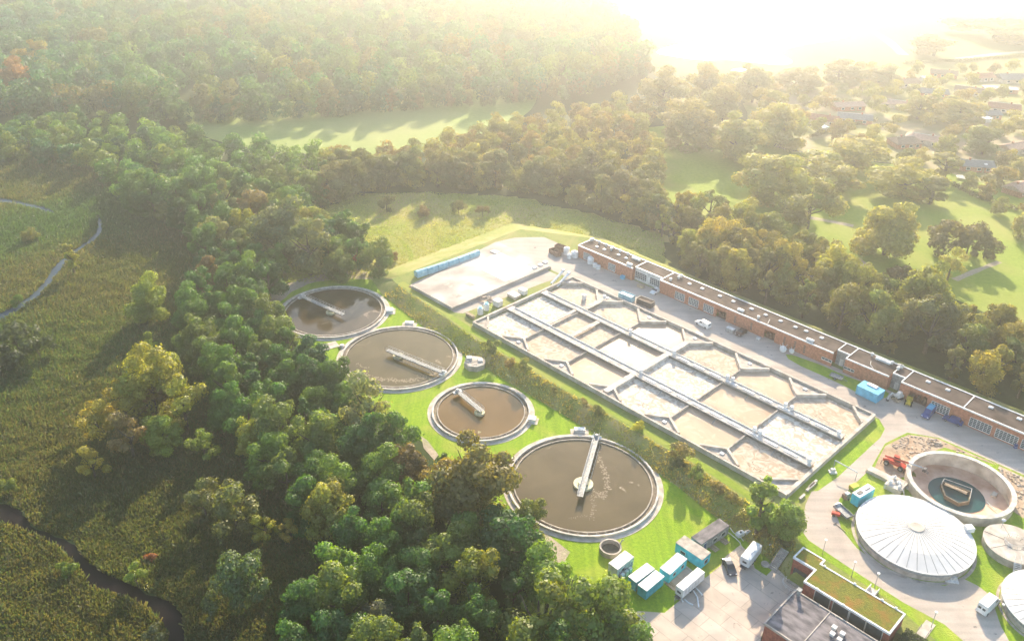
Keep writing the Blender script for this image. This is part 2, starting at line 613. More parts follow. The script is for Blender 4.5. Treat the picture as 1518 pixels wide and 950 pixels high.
kind(MB().add(vv, ff).build('bank', M['bank'], smooth=True), 'structure')

TL = [(1214, 724), (1295, 652), (1312, 628), (1322, 612), (1420, 640), (1518, 690), (1640, 740), (1640, 1000), (1430, 1000), (1400, 960), (1345, 912), (1335, 900), (1225, 830), (1190, 810), (1182, 795), (1195, 760)]
kind(sheet('terrace_lawn', pxs(TL, TZ), M['lawn'], TZ + .006, holes=[hole]), 'structure')
road = uvs([(-20, 33.0), (78.2, 33.5), (80.4, 31.2), (81.0, 28), (80.9, 12), (80.3, 6)]) + pxs([(1203, 728), (1194, 748), (1188, 785), (1198, 800), (1265, 845), (1340, 893), (1400, 925), (1440, 960), (1480, 1010), (1540, 1010), (1502, 960), (1484, 928), (1476, 905), (1468, 882), (1450, 868), (1430, 858), (1400, 868), (1360, 860), (1310, 840), (1270, 812), (1248, 785), (1238, 758), (1245, 738), (1290, 695), (1312, 657), (1345, 641), (1392, 649), (1440, 670), (1518, 704), (1640, 760)], TZ) + uvs([(140, 44.2), (-10, 44.2), (-16, 46), (-22, 46), (-27, 40), (-28.5, 34), (-24.6, 2.5), (-24, .9), (-7, .9), (-5.5, 2), (-3.0, 32.0)])
kind(sheet('road', road, M['road'], TZ + .012), 'structure')
kind(sheet('site_dirt', ragged(pxs([(1290, 702), (1313, 660), (1345, 643), (1392, 651), (1440, 672), (1518, 706), (1640, 765), (1640, 800), (1518, 768), (1500, 758), (1480, 690), (1400, 662), (1345, 690), (1342, 705), (1325, 712)], TZ), 3, .3), M['dirt'], TZ + .018, ), 'structure')
kind(sheet('road_verge', uvs([(77.4, 32.8), (78.4, 33.2), (80.3, 31.2), (80.9, 28), (80.8, 12), (80.2, 6), (79.4, .5), (77.4, .5)]), M['lawn'], TZ + .007), 'structure')
kind(sheet('road_verge', smooth_loop(pxs([(1170, 535), (1163, 522), (1215, 540), (1242, 552), (1260, 560), (1320, 580), (1312, 592), (1285, 589), (1240, 566)], TZ), 1), M['lawn'], TZ + .02), 'structure')

YARD = pxs([(945, 905), (985, 908), (1006, 891), (1012, 885), (983, 862), (1016, 837), (1032, 849), (1046, 856), (1068, 838), (1076, 824), (1098, 807), (1111, 820), (1119, 842), (1136, 853), (1166, 822), (1172, 812), (1190, 830), (1195, 842), (1205, 862), (1185, 885), (1136, 925), (1128, 945), (1120, 1010), (900, 1010)])
kind(sheet('yard', YARD, M['yard'], .02), 'structure')
kind(sheet('path', pxs([(790, 775), (812, 792), (845, 818), (835, 835), (800, 830)]), M['track'], .012), 'structure')
kind(sheet('path', pxs([(624, 646), (634, 653), (650, 674), (644, 682), (628, 664)]), M['track'], .012), 'structure')
kind(ribbon('dirt_track', pxs([(425, 500), (402, 472), (400, 452), (418, 432), (455, 415), (510, 407), (560, 409), (600, 415), (622, 428)]), 5.0, M['track'], .014), 'structure')
kind(ribbon('mown_path', [B(u, v).xy for u, v in [(-27, 1.0), (-12, -.4), (4, -2), (20, -2.3), (45, -2.4), (62, -2.6), (74, -3.6), (80, -5)]], 2.0, M['park'], TZ + .012), 'structure')
kind(ribbon('meadow_path', pxs([(605, 400), (612, 375), (590, 352), (560, 335)]), 1.6, M['park'], -.004), 'structure')
kind(ribbon('footpath', pxs([(1170, 318), (1215, 325), (1265, 335)]), 3.0, M['track'], .004), 'structure')
kind(ribbon('footpath', pxs([(1415, 415), (1450, 400), (1482, 388)]), 2.2, M['track'], .004), 'structure')
kind(ribbon('footpath', pxs([(1265, 385), (1280, 395), (1268, 415)]), 6.0, M['track'], .004), 'structure')
kind(ribbon('footpath', pxs([(1340, 82), (1310, 55), (1270, 36), (1225, 20), (1170, 4), (1120, -10)]), 7.0, M['track'], .004), 'structure')
kind(ribbon('footpath', pxs([(1266, 34), (1240, 16), (1218, -6)]), 6.0, M['track'], .008), 'structure')
kind(ribbon('footpath', pxs([(1420, 88), (1480, 80), (1560, 74)]), 6.0, M['track'], .004), 'structure')

# water
M['river'] = water_mat('river_water', (.03, .05, .075), (.05, .075, .10), .1, ripple=.25, ior=1.18)
M['river_dark'] = water_mat('dark_river_water', (.012, .010, .012), (.02, .016, .016), .25, ripple=.05, ior=1.08)
M['pond'] = water_mat('pond_water', (.05, .05, .045), (.06, .06, .05), .22, ripple=.2)
RIV1 = pxs([(-60, 285), (0, 293), (30, 298), (60, 305), (86, 314), (84, 318), (50, 310), (20, 303), (-60, 294)])
RIV2 = pxs([(145, 318), (153, 322), (154, 346), (143, 358), (128, 366), (112, 378), (98, 395), (82, 415), (60, 440), (30, 462), (-60, 512), (-60, 480), (0, 463), (40, 440), (62, 420), (72, 400), (88, 385), (106, 372), (126, 358), (140, 345), (143, 330)])
RIV3 = pxs([(-80, 735), (0, 738), (36, 752), (48, 775), (85, 790), (115, 800), (130, 825), (160, 845), (195, 860), (225, 875), (262, 888), (280, 910), (292, 1010), (235, 1010), (245, 945), (232, 925), (205, 900), (160, 885), (125, 872), (112, 840), (80, 815), (40, 792), (10, 778), (-80, 770)])


def narrow(poly, k):
    n_ = len(poly) // 2
    out = list(poly)
    for i_ in range(len(poly)):
        a_ = Vector(poly[i_])
        j_ = min((q for q in range(len(poly)) if abs(q - i_) > 2 and len(poly) - abs(q - i_) > 2), key=lambda q: (Vector(poly[q]) - a_).length)
        b_ = Vector(poly[j_])
        out[i_] = tuple(a_.lerp(b_, k)) if (b_ - a_).length < 22 else tuple(a_)
    return out


RIV1, RIV2, RIV3 = narrow(RIV1, .12), narrow(RIV2, .2), narrow(RIV3, .17)
for q in (RIV1, RIV2, RIV3):
    kind(sheet('river', ragged(q, 2, .6), M['river_dark' if q is RIV3 else 'river'], -.01), 'structure')
kind(sheet('pond', smooth_loop(pxs([(965, 78), (1005, 66), (1060, 58), (1110, 45), (1120, 36), (1195, 30), (1245, 42), (1270, 50), (1240, 60), (1190, 66), (1150, 78), (1180, 92), (1160, 98), (1110, 92), (1075, 88), (1040, 90), (1000, 84)])), M['pond'], .01), 'structure')
kind(sheet('pond', smooth_loop(pxs([(1080, 104), (1100, 101), (1110, 104), (1092, 108)])), M['pond'], .01), 'structure')
kind(sheet('pond', smooth_loop(pxs([(890, 0), (960, -25), (1060, -20), (1040, 8), (950, 14)])), M['pond'], .01), 'structure')
kind(sheet('pond_island', smooth_loop(pxs([(1122, 56), (1140, 51), (1165, 53), (1168, 60), (1145, 63)])), M['field'], .04), 'structure')
# ------------------------------------------------------------------ vegetation
def quad_mesh(name, cen, nrm, size, tint, m, rng, aspect=1.0):
    n = len(cen)
    nrm = nrm / np.linalg.norm(nrm, axis=1, keepdims=True)
    r = rng.normal(size=(n, 3))
    t = np.cross(nrm, r)
    t /= np.linalg.norm(t, axis=1, keepdims=True) + 1e-9
    b = np.cross(nrm, t)
    sz = size[:, None] * .5
    k = rng.uniform(.55, 1.0, (n, 4))
    v = np.stack([cen + t * sz * k[:, :1] * aspect, cen + b * sz * k[:, 1:2], cen - t * sz * k[:, 2:3] * aspect, cen - b * sz * k[:, 3:]], 1)
    v[:, 1] += nrm * sz * .25
    v[:, 3] += nrm * sz * .25
    return raw_mesh(name, v.reshape(-1, 3), 4, tint, m)


def raw_mesh(name, v, k, tint, m):
    n = len(v) // k
    me = bpy.data.meshes.new(name)
    me.vertices.add(len(v))
    me.vertices.foreach_set('co', v.astype(np.float32).ravel())
    me.loops.add(len(v))
    me.loops.foreach_set('vertex_index', np.arange(len(v), dtype=np.int32))
    me.polygons.add(n)
    me.polygons.foreach_set('loop_start', np.arange(0, len(v), k, dtype=np.int32))
    me.polygons.foreach_set('loop_total', np.full(n, k, dtype=np.int32))
    at = me.color_attributes.new('tint', 'FLOAT_COLOR', 'POINT')
    c = np.ones((len(v), 4), np.float32)
    c[:, :3] = np.repeat(tint, k, 0)
    at.data.foreach_set('color', c.ravel())
    me.materials.append(m)
    me.update(calc_edges=True)
    return me


def crown_points(rng, Rr, H, nl, nq, base=.25, cone=0.0, open_=0.0, lr=(.17, .42), nj=.33, qs=1.0):
    """leaf-clump centres and directions for a crown of radius Rr whose top is at H"""
    zc, zr = H * (1 + base) / 2, H * (1 - base) / 2
    lob = []
    for i in range(nl):
        for _ in range(30):
            d = rng.normal(size=3)
            d /= np.linalg.norm(d)
            if d[2] < -.97:
                continue
            q = rng.uniform(.30, .84) if d[2] > -.2 else rng.uniform(.5, .96)
            q *= qs
            sh = 1 - cone * max(0, (d[2] * q + 1) / 2)
            c = np.array([d[0] * Rr * q * sh, d[1] * Rr * q * sh, zc + d[2] * zr * q])
            break
        lob.append((c, Rr * rng.uniform(*lr) * (1 - .35 * cone)))
    w = np.array([l[1] ** 2 for l in lob])
    pick = rng.choice(nl, size=nq, p=w / w.sum())
    C = np.array([l[0] for l in lob])[pick]
    rad = np.array([l[1] for l in lob])[pick]
    d = rng.normal(size=(nq, 3))
    d[:, 2] += .35
    d /= np.linalg.norm(d, axis=1, keepdims=True)
    pos = C + d * (rad * (rng.uniform(.62 - .3 * open_, 1.06, nq) + np.where(rng.uniform(0, 1, nq) < .07, rng.uniform(0, .45, nq), 0)))[:, None] * np.array([1, 1, .82])
    keep = np.ones(nq, bool)
    for c, r in lob:
        keep &= np.linalg.norm((pos - c) / np.array([1, 1, .82]), axis=1) > r * .55
    lt = rng.uniform(.82, 1.2, nl)[pick]
    hue = rng.uniform(-.12, .12, nl)[pick]
    j = rng.normal(0, .1, nq)
    tint = np.stack([lt * (1 + hue + j), lt * (1 + j), lt * (1 - hue + j)], 1)
    return pos[keep], (d + rng.normal(0, nj, (nq, 3)))[keep], np.clip(tint[keep], .4, 1.8)


def make_variant(seed, Rr, H, nl, nq, size, **kw):
    rng = np.random.default_rng(seed)
    p, d, t = crown_points(rng, Rr, H, nl, nq, **kw)
    cm = quad_mesh('crown', p, d, size * rng.uniform(.7, 1.25, len(p)), t, M['leaf'], rng)
    mb = MB()
    lean = rng.uniform(-.3, .3, 2)
    top = Vector((lean[0], lean[1], H * .62))
    mb.tube([(0, 0, -.3), (lean[0] * .2, lean[1] * .2, H * .2), (lean[0] * .6, lean[1] * .6, H * .42), top], [.028 * H, .022 * H, .016 * H, .006 * H], 7)
    for i in range(5):
        a = i * 2.4 + rng.uniform(0, 1)
        z = H * rng.uniform(.25, .45)
        e = Vector((math.cos(a) * Rr * .6, math.sin(a) * Rr * .6, z + H * .22))
        mb.tube([(0, 0, z), (e.x * .5, e.y * .5, z + H * .08), e], [.012 * H, .009 * H, .003 * H], 5)
    me = bpy.data.meshes.new('trunk')
    me.from_pydata(mb.v, [], mb.f)
    me.materials.append(M['bark'])
    return cm, me, Rr, H


BIG = [make_variant(100 + i, 5.2, 12.5, 36 + 3 * (i % 3), 11500, .54, base=-.06, cone=.1 * (i % 3)) for i in range(6)]
BIG += [make_variant(130 + i, 5.0, 13.5, 21, 7000, .58, base=.04, open_=.9, lr=(.14, .46)) for i in range(3)]
TALL = [make_variant(140 + i, 3.2, 13.0, 18, 3600, .55, base=-.04, cone=.45) for i in range(2)]
PALE = [make_variant(160 + i, 4.0, 11.0, 16, 3400, .50, base=-.04, open_=.8) for i in range(2)]
SHRUB = [make_variant(180 + i, 2.4, 3.6, 12, 1500, .40, base=.02) for i in range(4)]

GREENS = [((.058, .150, .026), 'deep green'), ((.085, .19, .028), 'mid green'), ((.13, .235, .03), 'fresh green'), ((.036, .115, .045), 'dark teal'), ((.14, .205, .04), 'olive green')]
WARM = [((.24, .25, .035), 'golden green'), ((.16, .12, .045), 'russet'), ((.26, .29, .04), 'yellow green')]


def plant(var, loc, rad, tint, name, label, cat, group=None, hs=1.0, parts=True):
    cm, tm, r0, h0 = var
    s = rad / r0
    sz = s * hs
    t = thing(name, label, cat, loc, random.uniform(0, 6.28), group)
    c = bpy.data.objects.new('crown', cm)
    c.color = (*tint, 1)
    c.scale = (s, s, sz)
    c.parent = t
    COL.objects.link(c)
    k = bpy.data.objects.new('trunk', tm)
    k.scale = (s, s, sz)
    k.parent = t
    COL.objects.link(k)
    return t


def inside(pt, poly):
    x, y = pt
    c = False
    j = len(poly) - 1
    for i in range(len(poly)):
        xi, yi = poly[i]
        xj, yj = poly[j]
        if (yi > y) != (yj > y) and x < (xj - xi) * (y - yi) / (yj - yi) + xi:
            c = not c
        j = i
    return c


def scatter(poly, d, seed, tries=30, taken=()):
    rr = random.Random(seed)
    xs, ys = [p[0] for p in poly], [p[1] for p in poly]
    g = {}
    out = []

    def ok(x, y):
        gx, gy = int(x // d), int(y // d)
        for i in (-1, 0, 1):
            for j in (-1, 0, 1):
                for q in g.get((gx + i, gy + j), ()):
                    if (q[0] - x) ** 2 + (q[1] - y) ** 2 < d * d:
                        return False
        return True
    area = (max(xs) - min(xs)) * (max(ys) - min(ys))
    for _ in range(int(area / (d * d) * tries)):
        x, y = rr.uniform(min(xs), max(xs)), rr.uniform(min(ys), max(ys))
        if not inside((x, y), poly) or not ok(x, y):
            continue
        if any((x - t[0]) ** 2 + (y - t[1]) ** 2 < (t[2] * .9 + d * .35) ** 2 for t in taken):
            continue
        g.setdefault((int(x // d), int(y // d)), []).append((x, y))
        out.append((x, y))
    return out


# --- trees one can point at: pixel of the crown's middle, pixel radius, kind, colour, label
YG, GO, RU, LI, PALEG, OL = (.19, .20, .025), (.23, .20, .03), (.15, .115, .045), (.14, .19, .025), (.15, .17, .07), (.10, .115, .035)
DG, MG = (.03, .085, .018), (.055, .12, .02)
SPECIAL = [
    (222, 553, 40, 'B', YG, 'broad yellow green tree on the marsh edge, largest of the yellow ones'),
    (182, 592, 24, 'P', GO, 'golden orange autumn tree left of the broad yellow green marsh tree'),
    (228, 588, 17, 'P', RU, 'small russet tree between the yellow trees at the marsh edge'),
    (270, 592, 30, 'P', YG, 'yellow topped tree right of the russet tree at the marsh edge'),
    (140, 612, 22, 'P', GO, 'golden bush-like tree standing farthest left in the marsh'),
    (237, 636, 27, 'B', LI, 'bright lime green tree below the yellow marsh trees'),
    (190, 640, 26, 'P', RU, 'thin brown dying tree in front of the golden marsh trees'),
    (300, 655, 20, 'P', LI, 'small vivid green tree right of the lime tree by the belt'),
    (135, 683, 18, 'P', GO, 'small low yellow tree with bare branches alone in the reeds'),
    (220, 508, 13, 'T', LI, 'slim pale lime tree just above the broad yellow marsh tree'),
    (218, 437, 27, 'B', LI, 'fresh light green tree on the marsh edge halfway up the belt'),
    (104, 378, 12, 'T', YG, 'lone small lime tree beside the upper river'),
    (345, 740, 34, 'P', OL, 'olive willow thicket at the foot of the dark belt'),
    (300, 735, 24, 'P', OL, 'smaller olive willow left of the willow thicket'),
    (392, 780, 18, 'P', YG, 'yellow bush-like tree in the hollow above the willow by the river'),
    (430, 782, 14, 'P', GO, 'low golden tree right of the yellow bush in the hollow'),
    (365, 850, 36, 'B', (.06, .10, .035), 'grey green willow standing near the dark lower river'),
    (200, 850, 15, 'P', LI, 'round lime bush-like tree on the bank of the lower river'),
    (515, 877, 16, 'T', (.17, .20, .06), 'slim pale yellow birch among the dark foreground trees'),
    (565, 912, 26, 'P', (.13, .14, .10), 'silvery grey leaved tree near the lower edge'),
    (545, 597, 38, 'P', PALEG, 'pale feathery willow in front of the second clarifier'),
    (700, 700, 58, 'B', (.115, .11, .03), 'broad olive brown oak between the smallest and nearest clarifiers'),
    (650, 715, 36, 'B', (.15, .125, .03), 'golden tinted tree left of the broad olive brown oak'),
    (755, 795, 50, 'B', DG, 'dark dense tree at the left rim of the nearest clarifier'),
    (785, 765, 30, 'B', (.11, .14, .03), 'light olive tree touching the nearest clarifier'),
    (876, 908, 54, 'B', (.10, .15, .02), 'large bright green tree left of the paved yard'),
    (800, 900, 55, 'B', (.12, .15, .02), 'yellow green tree left of the large bright tree by the yard'),
    (930, 955, 40, 'B', MG, 'round green tree at the lower edge beside the paved yard'),
    (1132, 735, 26, 'T', (.12, .17, .02), 'slim light green tree on the bank by the basin corner'),
    (1170, 764, 28, 'B', (.10, .155, .02), 'rounded light green tree by the bend of the road'),
    (325, 345, 26, 'B', (.13, .15, .06), 'pale cream green tree at the upper end of the belt'),
    (330, 290, 18, 'T', (.14, .16, .05), 'pointed pale tree standing above the belt canopy'),
    (415, 330, 42, 'B', (.12, .14, .055), 'tall silvery tree left of the dry meadow'),
    (455, 355, 36, 'B', (.13, .15, .06), 'soft pale tree beside the dry meadow'),
    (372, 305, 24, 'B', (.14, .115, .05), 'light brown autumn tree behind the tall silvery tree'),
    (50, 78, 20, 'B', (.20, .16, .03), 'golden crowned tree in the far wood at upper left'),
    (22, 112, 20, 'B', (.20, .11, .035), 'orange tree in the far wood at the left edge'),
    (1022, 178, 46, 'B', (.13, .12, .045), 'hazy wide tree nearest the sun glare at the park edge'),
    (1098, 198, 44, 'B', (.15, .15, .04), 'hazy round tree right of the wide glare tree'),
    (1165, 180, 34, 'B', (.15, .15, .04), 'hazy tree in front of the first gardens'),
    (1075, 150, 30, 'B', (.13, .12, .05), 'hazy tree behind the two round glare trees'),
    (1150, 255, 48, 'B', (.16, .16, .03), 'left tree of the large hazy clump in the park'),
    (1215, 240, 50, 'B', (.16, .16, .03), 'middle tree of the large hazy clump in the park'),
    (1270, 220, 44, 'B', (.17, .16, .03), 'tall yellowish tree at the back of the park clump'),
    (1205, 292, 38, 'B', (.13, .13, .035), 'shaded front tree of the large park clump'),
    (1345, 262, 44, 'B', (.17, .17, .025), 'sunlit tree in front of the hip roofed house'),
    (1385, 275, 26, 'T', (.12, .12, .03), 'darker pointed tree right of the sunlit park tree'),
    (1322, 328, 42, 'B', (.17, .165, .035), 'great drooping willow alone on the park grass'),
    (1405, 240, 26, 'T', (.14, .13, .035), 'tall garden tree left of the grey roofed house'),
    (1462, 205, 25, 'B', (.08, .10, .03), 'dark round tree behind the grey roofed house'),
    (1425, 162, 34, 'B', (.16, .14, .03), 'golden garden tree in the middle of the village'),
    (1365, 155, 24, 'B', (.13, .12, .04), 'garden tree beside the long pinkish roof'),
    (1388, 66, 30, 'B', (.13, .10, .04), 'single round tree by the far footpath'),
    (1480, 40, 55, 'B', (.12, .12, .04), 'massive tree at the far right corner of the park'),
    (1540, 50, 50, 'B', (.12, .12, .04), 'edge tree right of the massive park corner tree'),
    (1240, 395, 30, 'B', (.15, .16, .03), 'light tree on the path bend beyond the long building'),
    (1372, 425, 38, 'B', (.13, .14, .025), 'large yellow topped tree above the long building'),
    (1412, 388, 18, 'P', (.19, .18, .03), 'small bright yellow tree behind the large yellow topped tree'),
    (1405, 350, 26, 'S', (.065, .06, .025), 'dark rounded bush clump on the park grass, left one'),
    (1440, 352, 26, 'S', (.065, .06, .025), 'dark rounded bush clump on the park grass, middle one'),
    (1464, 362, 22, 'S', (.065, .06, .025), 'dark rounded bush clump on the park grass, right one'),
    (1330, 405, 18, 'S', (.07, .06, .035), 'low dark bush beside the path bend'),
    (1488, 262, 24, 'S', (.12, .10, .03), 'garden bush between the grey roofed house and the right edge'),
    (985, 128, 30, 'B', (.13, .12, .05), 'hazy tree at the left end of the row below the pond'),
    (1048, 118, 26, 'B', (.13, .12, .05), 'second hazy tree from the left in the row below the pond'),
    (1120, 118, 28, 'B', (.12, .12, .05), 'third hazy tree from the left in the row below the pond'),
    (1190, 112, 32, 'B', (.12, .11, .045), 'broad hazy tree in the middle of the row below the pond'),
    (1245, 104, 30, 'B', (.12, .11, .045), 'broad hazy tree right of the middle below the pond'),
    (1305, 110, 28, 'B', (.13, .12, .045), 'hazy tree at the right end of the row below the pond'),
    (1140, 152, 26, 'B', (.14, .13, .045), 'hazy tree between the pond row and the first gardens'),
    (1232, 262, 34, 'B', (.14, .14, .04), 'right front tree of the large hazy park clump'),
    (1385, 470, 34, 'B', (.07, .075, .03), 'dark tree over the middle of the long building, tallest there'),
]
KV = {'B': (BIG, 1.0, 8), 'T': (TALL, 1.0, 7), 'P': (PALE, 1.0, 5), 'S': (SHRUB, 1.0, 2)}
taken = [(-41.218 * S, 175.0 * S, 12.14 * S + 5.5), (-23.52 * S, 156.14 * S, 12.46 * S + 1.5), (-5.4 * S, 137.36 * S, 9.51 * S + 2), (12.96 * S, 117.17 * S, 13.06 * S + 1)]
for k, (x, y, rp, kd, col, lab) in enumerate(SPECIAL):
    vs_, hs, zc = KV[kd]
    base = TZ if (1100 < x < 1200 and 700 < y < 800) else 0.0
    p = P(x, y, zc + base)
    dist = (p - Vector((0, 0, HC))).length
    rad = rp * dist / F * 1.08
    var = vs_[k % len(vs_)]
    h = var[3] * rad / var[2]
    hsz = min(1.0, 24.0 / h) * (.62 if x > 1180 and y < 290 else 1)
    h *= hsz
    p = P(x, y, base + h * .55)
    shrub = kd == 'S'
    plant(var, (p.x, p.y, base), rad, tuple((1.9 if x > 950 else 1.5) * c for c in col), 'bush' if shrub else 'tree', lab, 'bush' if shrub else 'tree', hs=hsz)  # stronger leaf tint on the right side stands in for backlight
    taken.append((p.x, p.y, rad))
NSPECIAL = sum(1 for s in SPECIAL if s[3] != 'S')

BELT = pxs([(195, 288), (245, 308), (285, 330), (308, 385), (262, 445), (282, 500), (312, 552), (335, 600), (368, 640), (405, 695), (455, 755), (485, 800), (440, 850), (425, 1010), (980, 1010), (915, 905), (850, 860), (790, 820), (768, 790), (765, 740), (735, 705), (685, 695), (628, 665), (585, 612), (530, 585), (480, 535), (432, 502), (395, 470), (385, 440), (425, 405), (480, 395), (545, 388), (568, 375), (520, 340), (470, 320), (440, 300), (380, 280), (300, 290), (220, 270), (185, 272)], 8)
MID = pxs([(-260, 150), (0, 172), (110, 160), (200, 168), (280, 198), (420, 215), (540, 222), (620, 208), (720, 180), (860, 152), (960, 145), (972, 200), (975, 312), (900, 285), (830, 262), (740, 252), (640, 248), (560, 248), (470, 275), (430, 302), (385, 285), (300, 300), (230, 300), (185, 278), (150, 240), (70, 214), (-260, 200)], 9)
BACK = pxs([(965, 300), (1040, 300), (1130, 335), (1215, 362), (1300, 428), (1420, 462), (1518, 490), (1700, 535), (1700, 640), (1518, 575), (1440, 545), (1340, 502), (1230, 462), (1120, 420), (1020, 385)], 7)
FAR = [tuple(q) for q in pxs([(-500, 160), (0, 172), (150, 168), (290, 178), (430, 172), (560, 161), (720, 151), (850, 141), (960, 107), (930, 60), (890, 10)], 2)] + [(60, 1150), (-300, 1500), (-1500, 1500), (-1200, 500)]
FAR2 = [(520, 900), (620, 760), (1100, 900), (1100, 1700), (60, 1700), (80, 1180), (300, 1000)]
VILL = pxs([(1000, 125), (1060, 110), (1180, 112), (1300, 100), (1345, 100), (1560, 95), (1700, 120), (1700, 330), (1518, 340), (1450, 275), (1400, 262), (1250, 205), (1130, 150), (1010, 150)], 4)

HOUSES = [  # roof pixel, length, width, angle, roof colour key, label
    (1447, 239, 17, 9, -8, 'rg', 'grey roofed bungalow with a small white skylight on the lawn'),
    (1372, 201, 20, 9, 150, 'rp', 'long pink tiled house behind the hip roofed house'),
    (1342, 205, 15, 11, 10, 'rb', 'brown hip roofed house with pale ridges behind the sunlit tree'),
    (1334, 150, 22, 8, 155, 'rp', 'long pinkish flat roofed house among the far gardens'),
    (1258, 152, 20, 8, 10, 'rp', 'faded pink roofed house farthest left in the village'),
    (1222, 172, 17, 9, 160, 'rd', 'dull red roofed house at the left of the gardens'),
    (1268, 170, 20, 9, 165, 'rg', 'grey brown roofed house right of the dull red house'),
    (1508, 213, 20, 9, 25, 'rp', 'pale pink tiled house at the right edge of the village'),
    (1512, 273, 13, 9, 35, 'rp', 'small pink roofed house at the right edge by the park lawn'),
    (1490, 155, 18, 10, 160, 'rd', 'dark red tiled house behind the golden garden tree'),
    (1462, 165, 18, 8, 10, 'rg', 'grey roofed house behind a white shed'),
    (1500, 112, 20, 12, 5, 'rg', 'large grey roofed house at the back of the village'),
    (1484, 127, 22, 7, 170, 'rw', 'long white grey roofed house in front of the large grey one'),
    (1455, 110, 18, 9, 15, 'rd', 'red roofed house at the back near the far lawn'),
    (1400, 105, 18, 9, 160, 'rb', 'brown roofed house at the back left of the village'),
    (1438, 130, 18, 9, 150, 'rb', 'brown roofed house in the middle of the village'),
    (1385, 133, 18, 9, 170, 'rg', 'low grey roofed house left of the brown roofed one'),
    (1345, 118, 16, 9, 20, 'rb', 'brown roofed house under the far footpath end'),
]
HOUSES = [(x, y, L_ * .85, W_ * .92, a_, k_, lab_) for (x, y, L_, W_, a_, k_, lab_) in HOUSES]
for (x, y, L_, W_, a_, k_, lab_) in HOUSES:
    p = P(x, y, 3.5)
    taken.append((p.x, p.y, max(L_, W_) * .62))
    d = p.xy.normalized() * -9
    taken.append((p.x + d.x, p.y + d.y, L_ * .5))

cand = []
for poly, d, z_, kd in ((BELT, 6.6, 'belt', 0), (MID, 9.0, 'mid', 1), (BACK, 7.0, 'back', 0), (FAR, 13.0, 'far', 2), (FAR2, 15, 'far', 2), (VILL, 11.0, 'village', 3)):
    for (x, y) in scatter(poly, d, hash(z_) % 1 + int(d * 10), 30 if d < 10 else 22, taken):
        cand.append((math.sqrt(x * x + y * y + (HC - 8) ** 2), x, y, z_, d))
edge_rng = random.Random(17)
for line, step, zn in ((FAR[:11], 5.5, 'far'), (MID[11:21], 5.0, 'mid')):
    for a_, b_ in zip(line, line[1:]):
        a_, b_ = Vector(a_), Vector(b_)
        for k in range(int((b_ - a_).length / step)):
            q_ = a_.lerp(b_, k * step / (b_ - a_).length)
            ex, ey = q_.x + edge_rng.uniform(-2, 2), q_.y + edge_rng.uniform(-1, 3)
            cand.append((4000 + math.sqrt(ex * ex + ey * ey), ex, ey, zn, 7.0))
cand.sort()
LAND = [((470, 462), 'the farthest clarifier'), ((590, 530), 'the second clarifier'), ((712, 608), 'the smallest clarifier'), ((800, 740), 'the nearest clarifier'), ((930, 900), 'the paved yard'), ((200, 560), 'the yellow marsh trees'), ((340, 740), 'the willow thicket'), ((360, 850), 'the lower river'), ((140, 330), 'the upper river'), ((560, 900), 'the silvery tree'), ((330, 400), 'the upper belt end'), ((545, 350), 'the dry meadow'), ((350, 200), 'the hay field'), ((920, 380), 'the far wing'), ((1100, 440), 'the white van'), ((1250, 500), 'the blue container'), ((1420, 580), 'the dark pickup'), ((1500, 600), 'the right edge')]
ORD = ['first', 'second', 'third', 'fourth', 'fifth', 'sixth', 'seventh', 'eighth', 'ninth', 'tenth', 'eleventh', 'twelfth']
ZW = {'belt': 'belt', 'mid': 'hedge wood', 'back': 'strip behind the building', 'village': 'gardens', 'far': 'far wood'}
NIND = 298 - NSPECIAL
single, mass = [], []
for c in cand:
    px, py = px_of((c[1], c[2], 8))
    if len(single) < NIND and -25 < px < 1545 and -10 < py < 985:
        single.append((c, px, py))
    else:
        mass.append(c)
grp = {}
rs = random.Random(3)
for c, px, py in single:
    li = min(range(len(LAND)), key=lambda i: (LAND[i][0][0] - px) ** 2 + (LAND[i][0][1] - py) ** 2)
    grp.setdefault((li, c[3]), []).append((py, px, c))
ti = 0
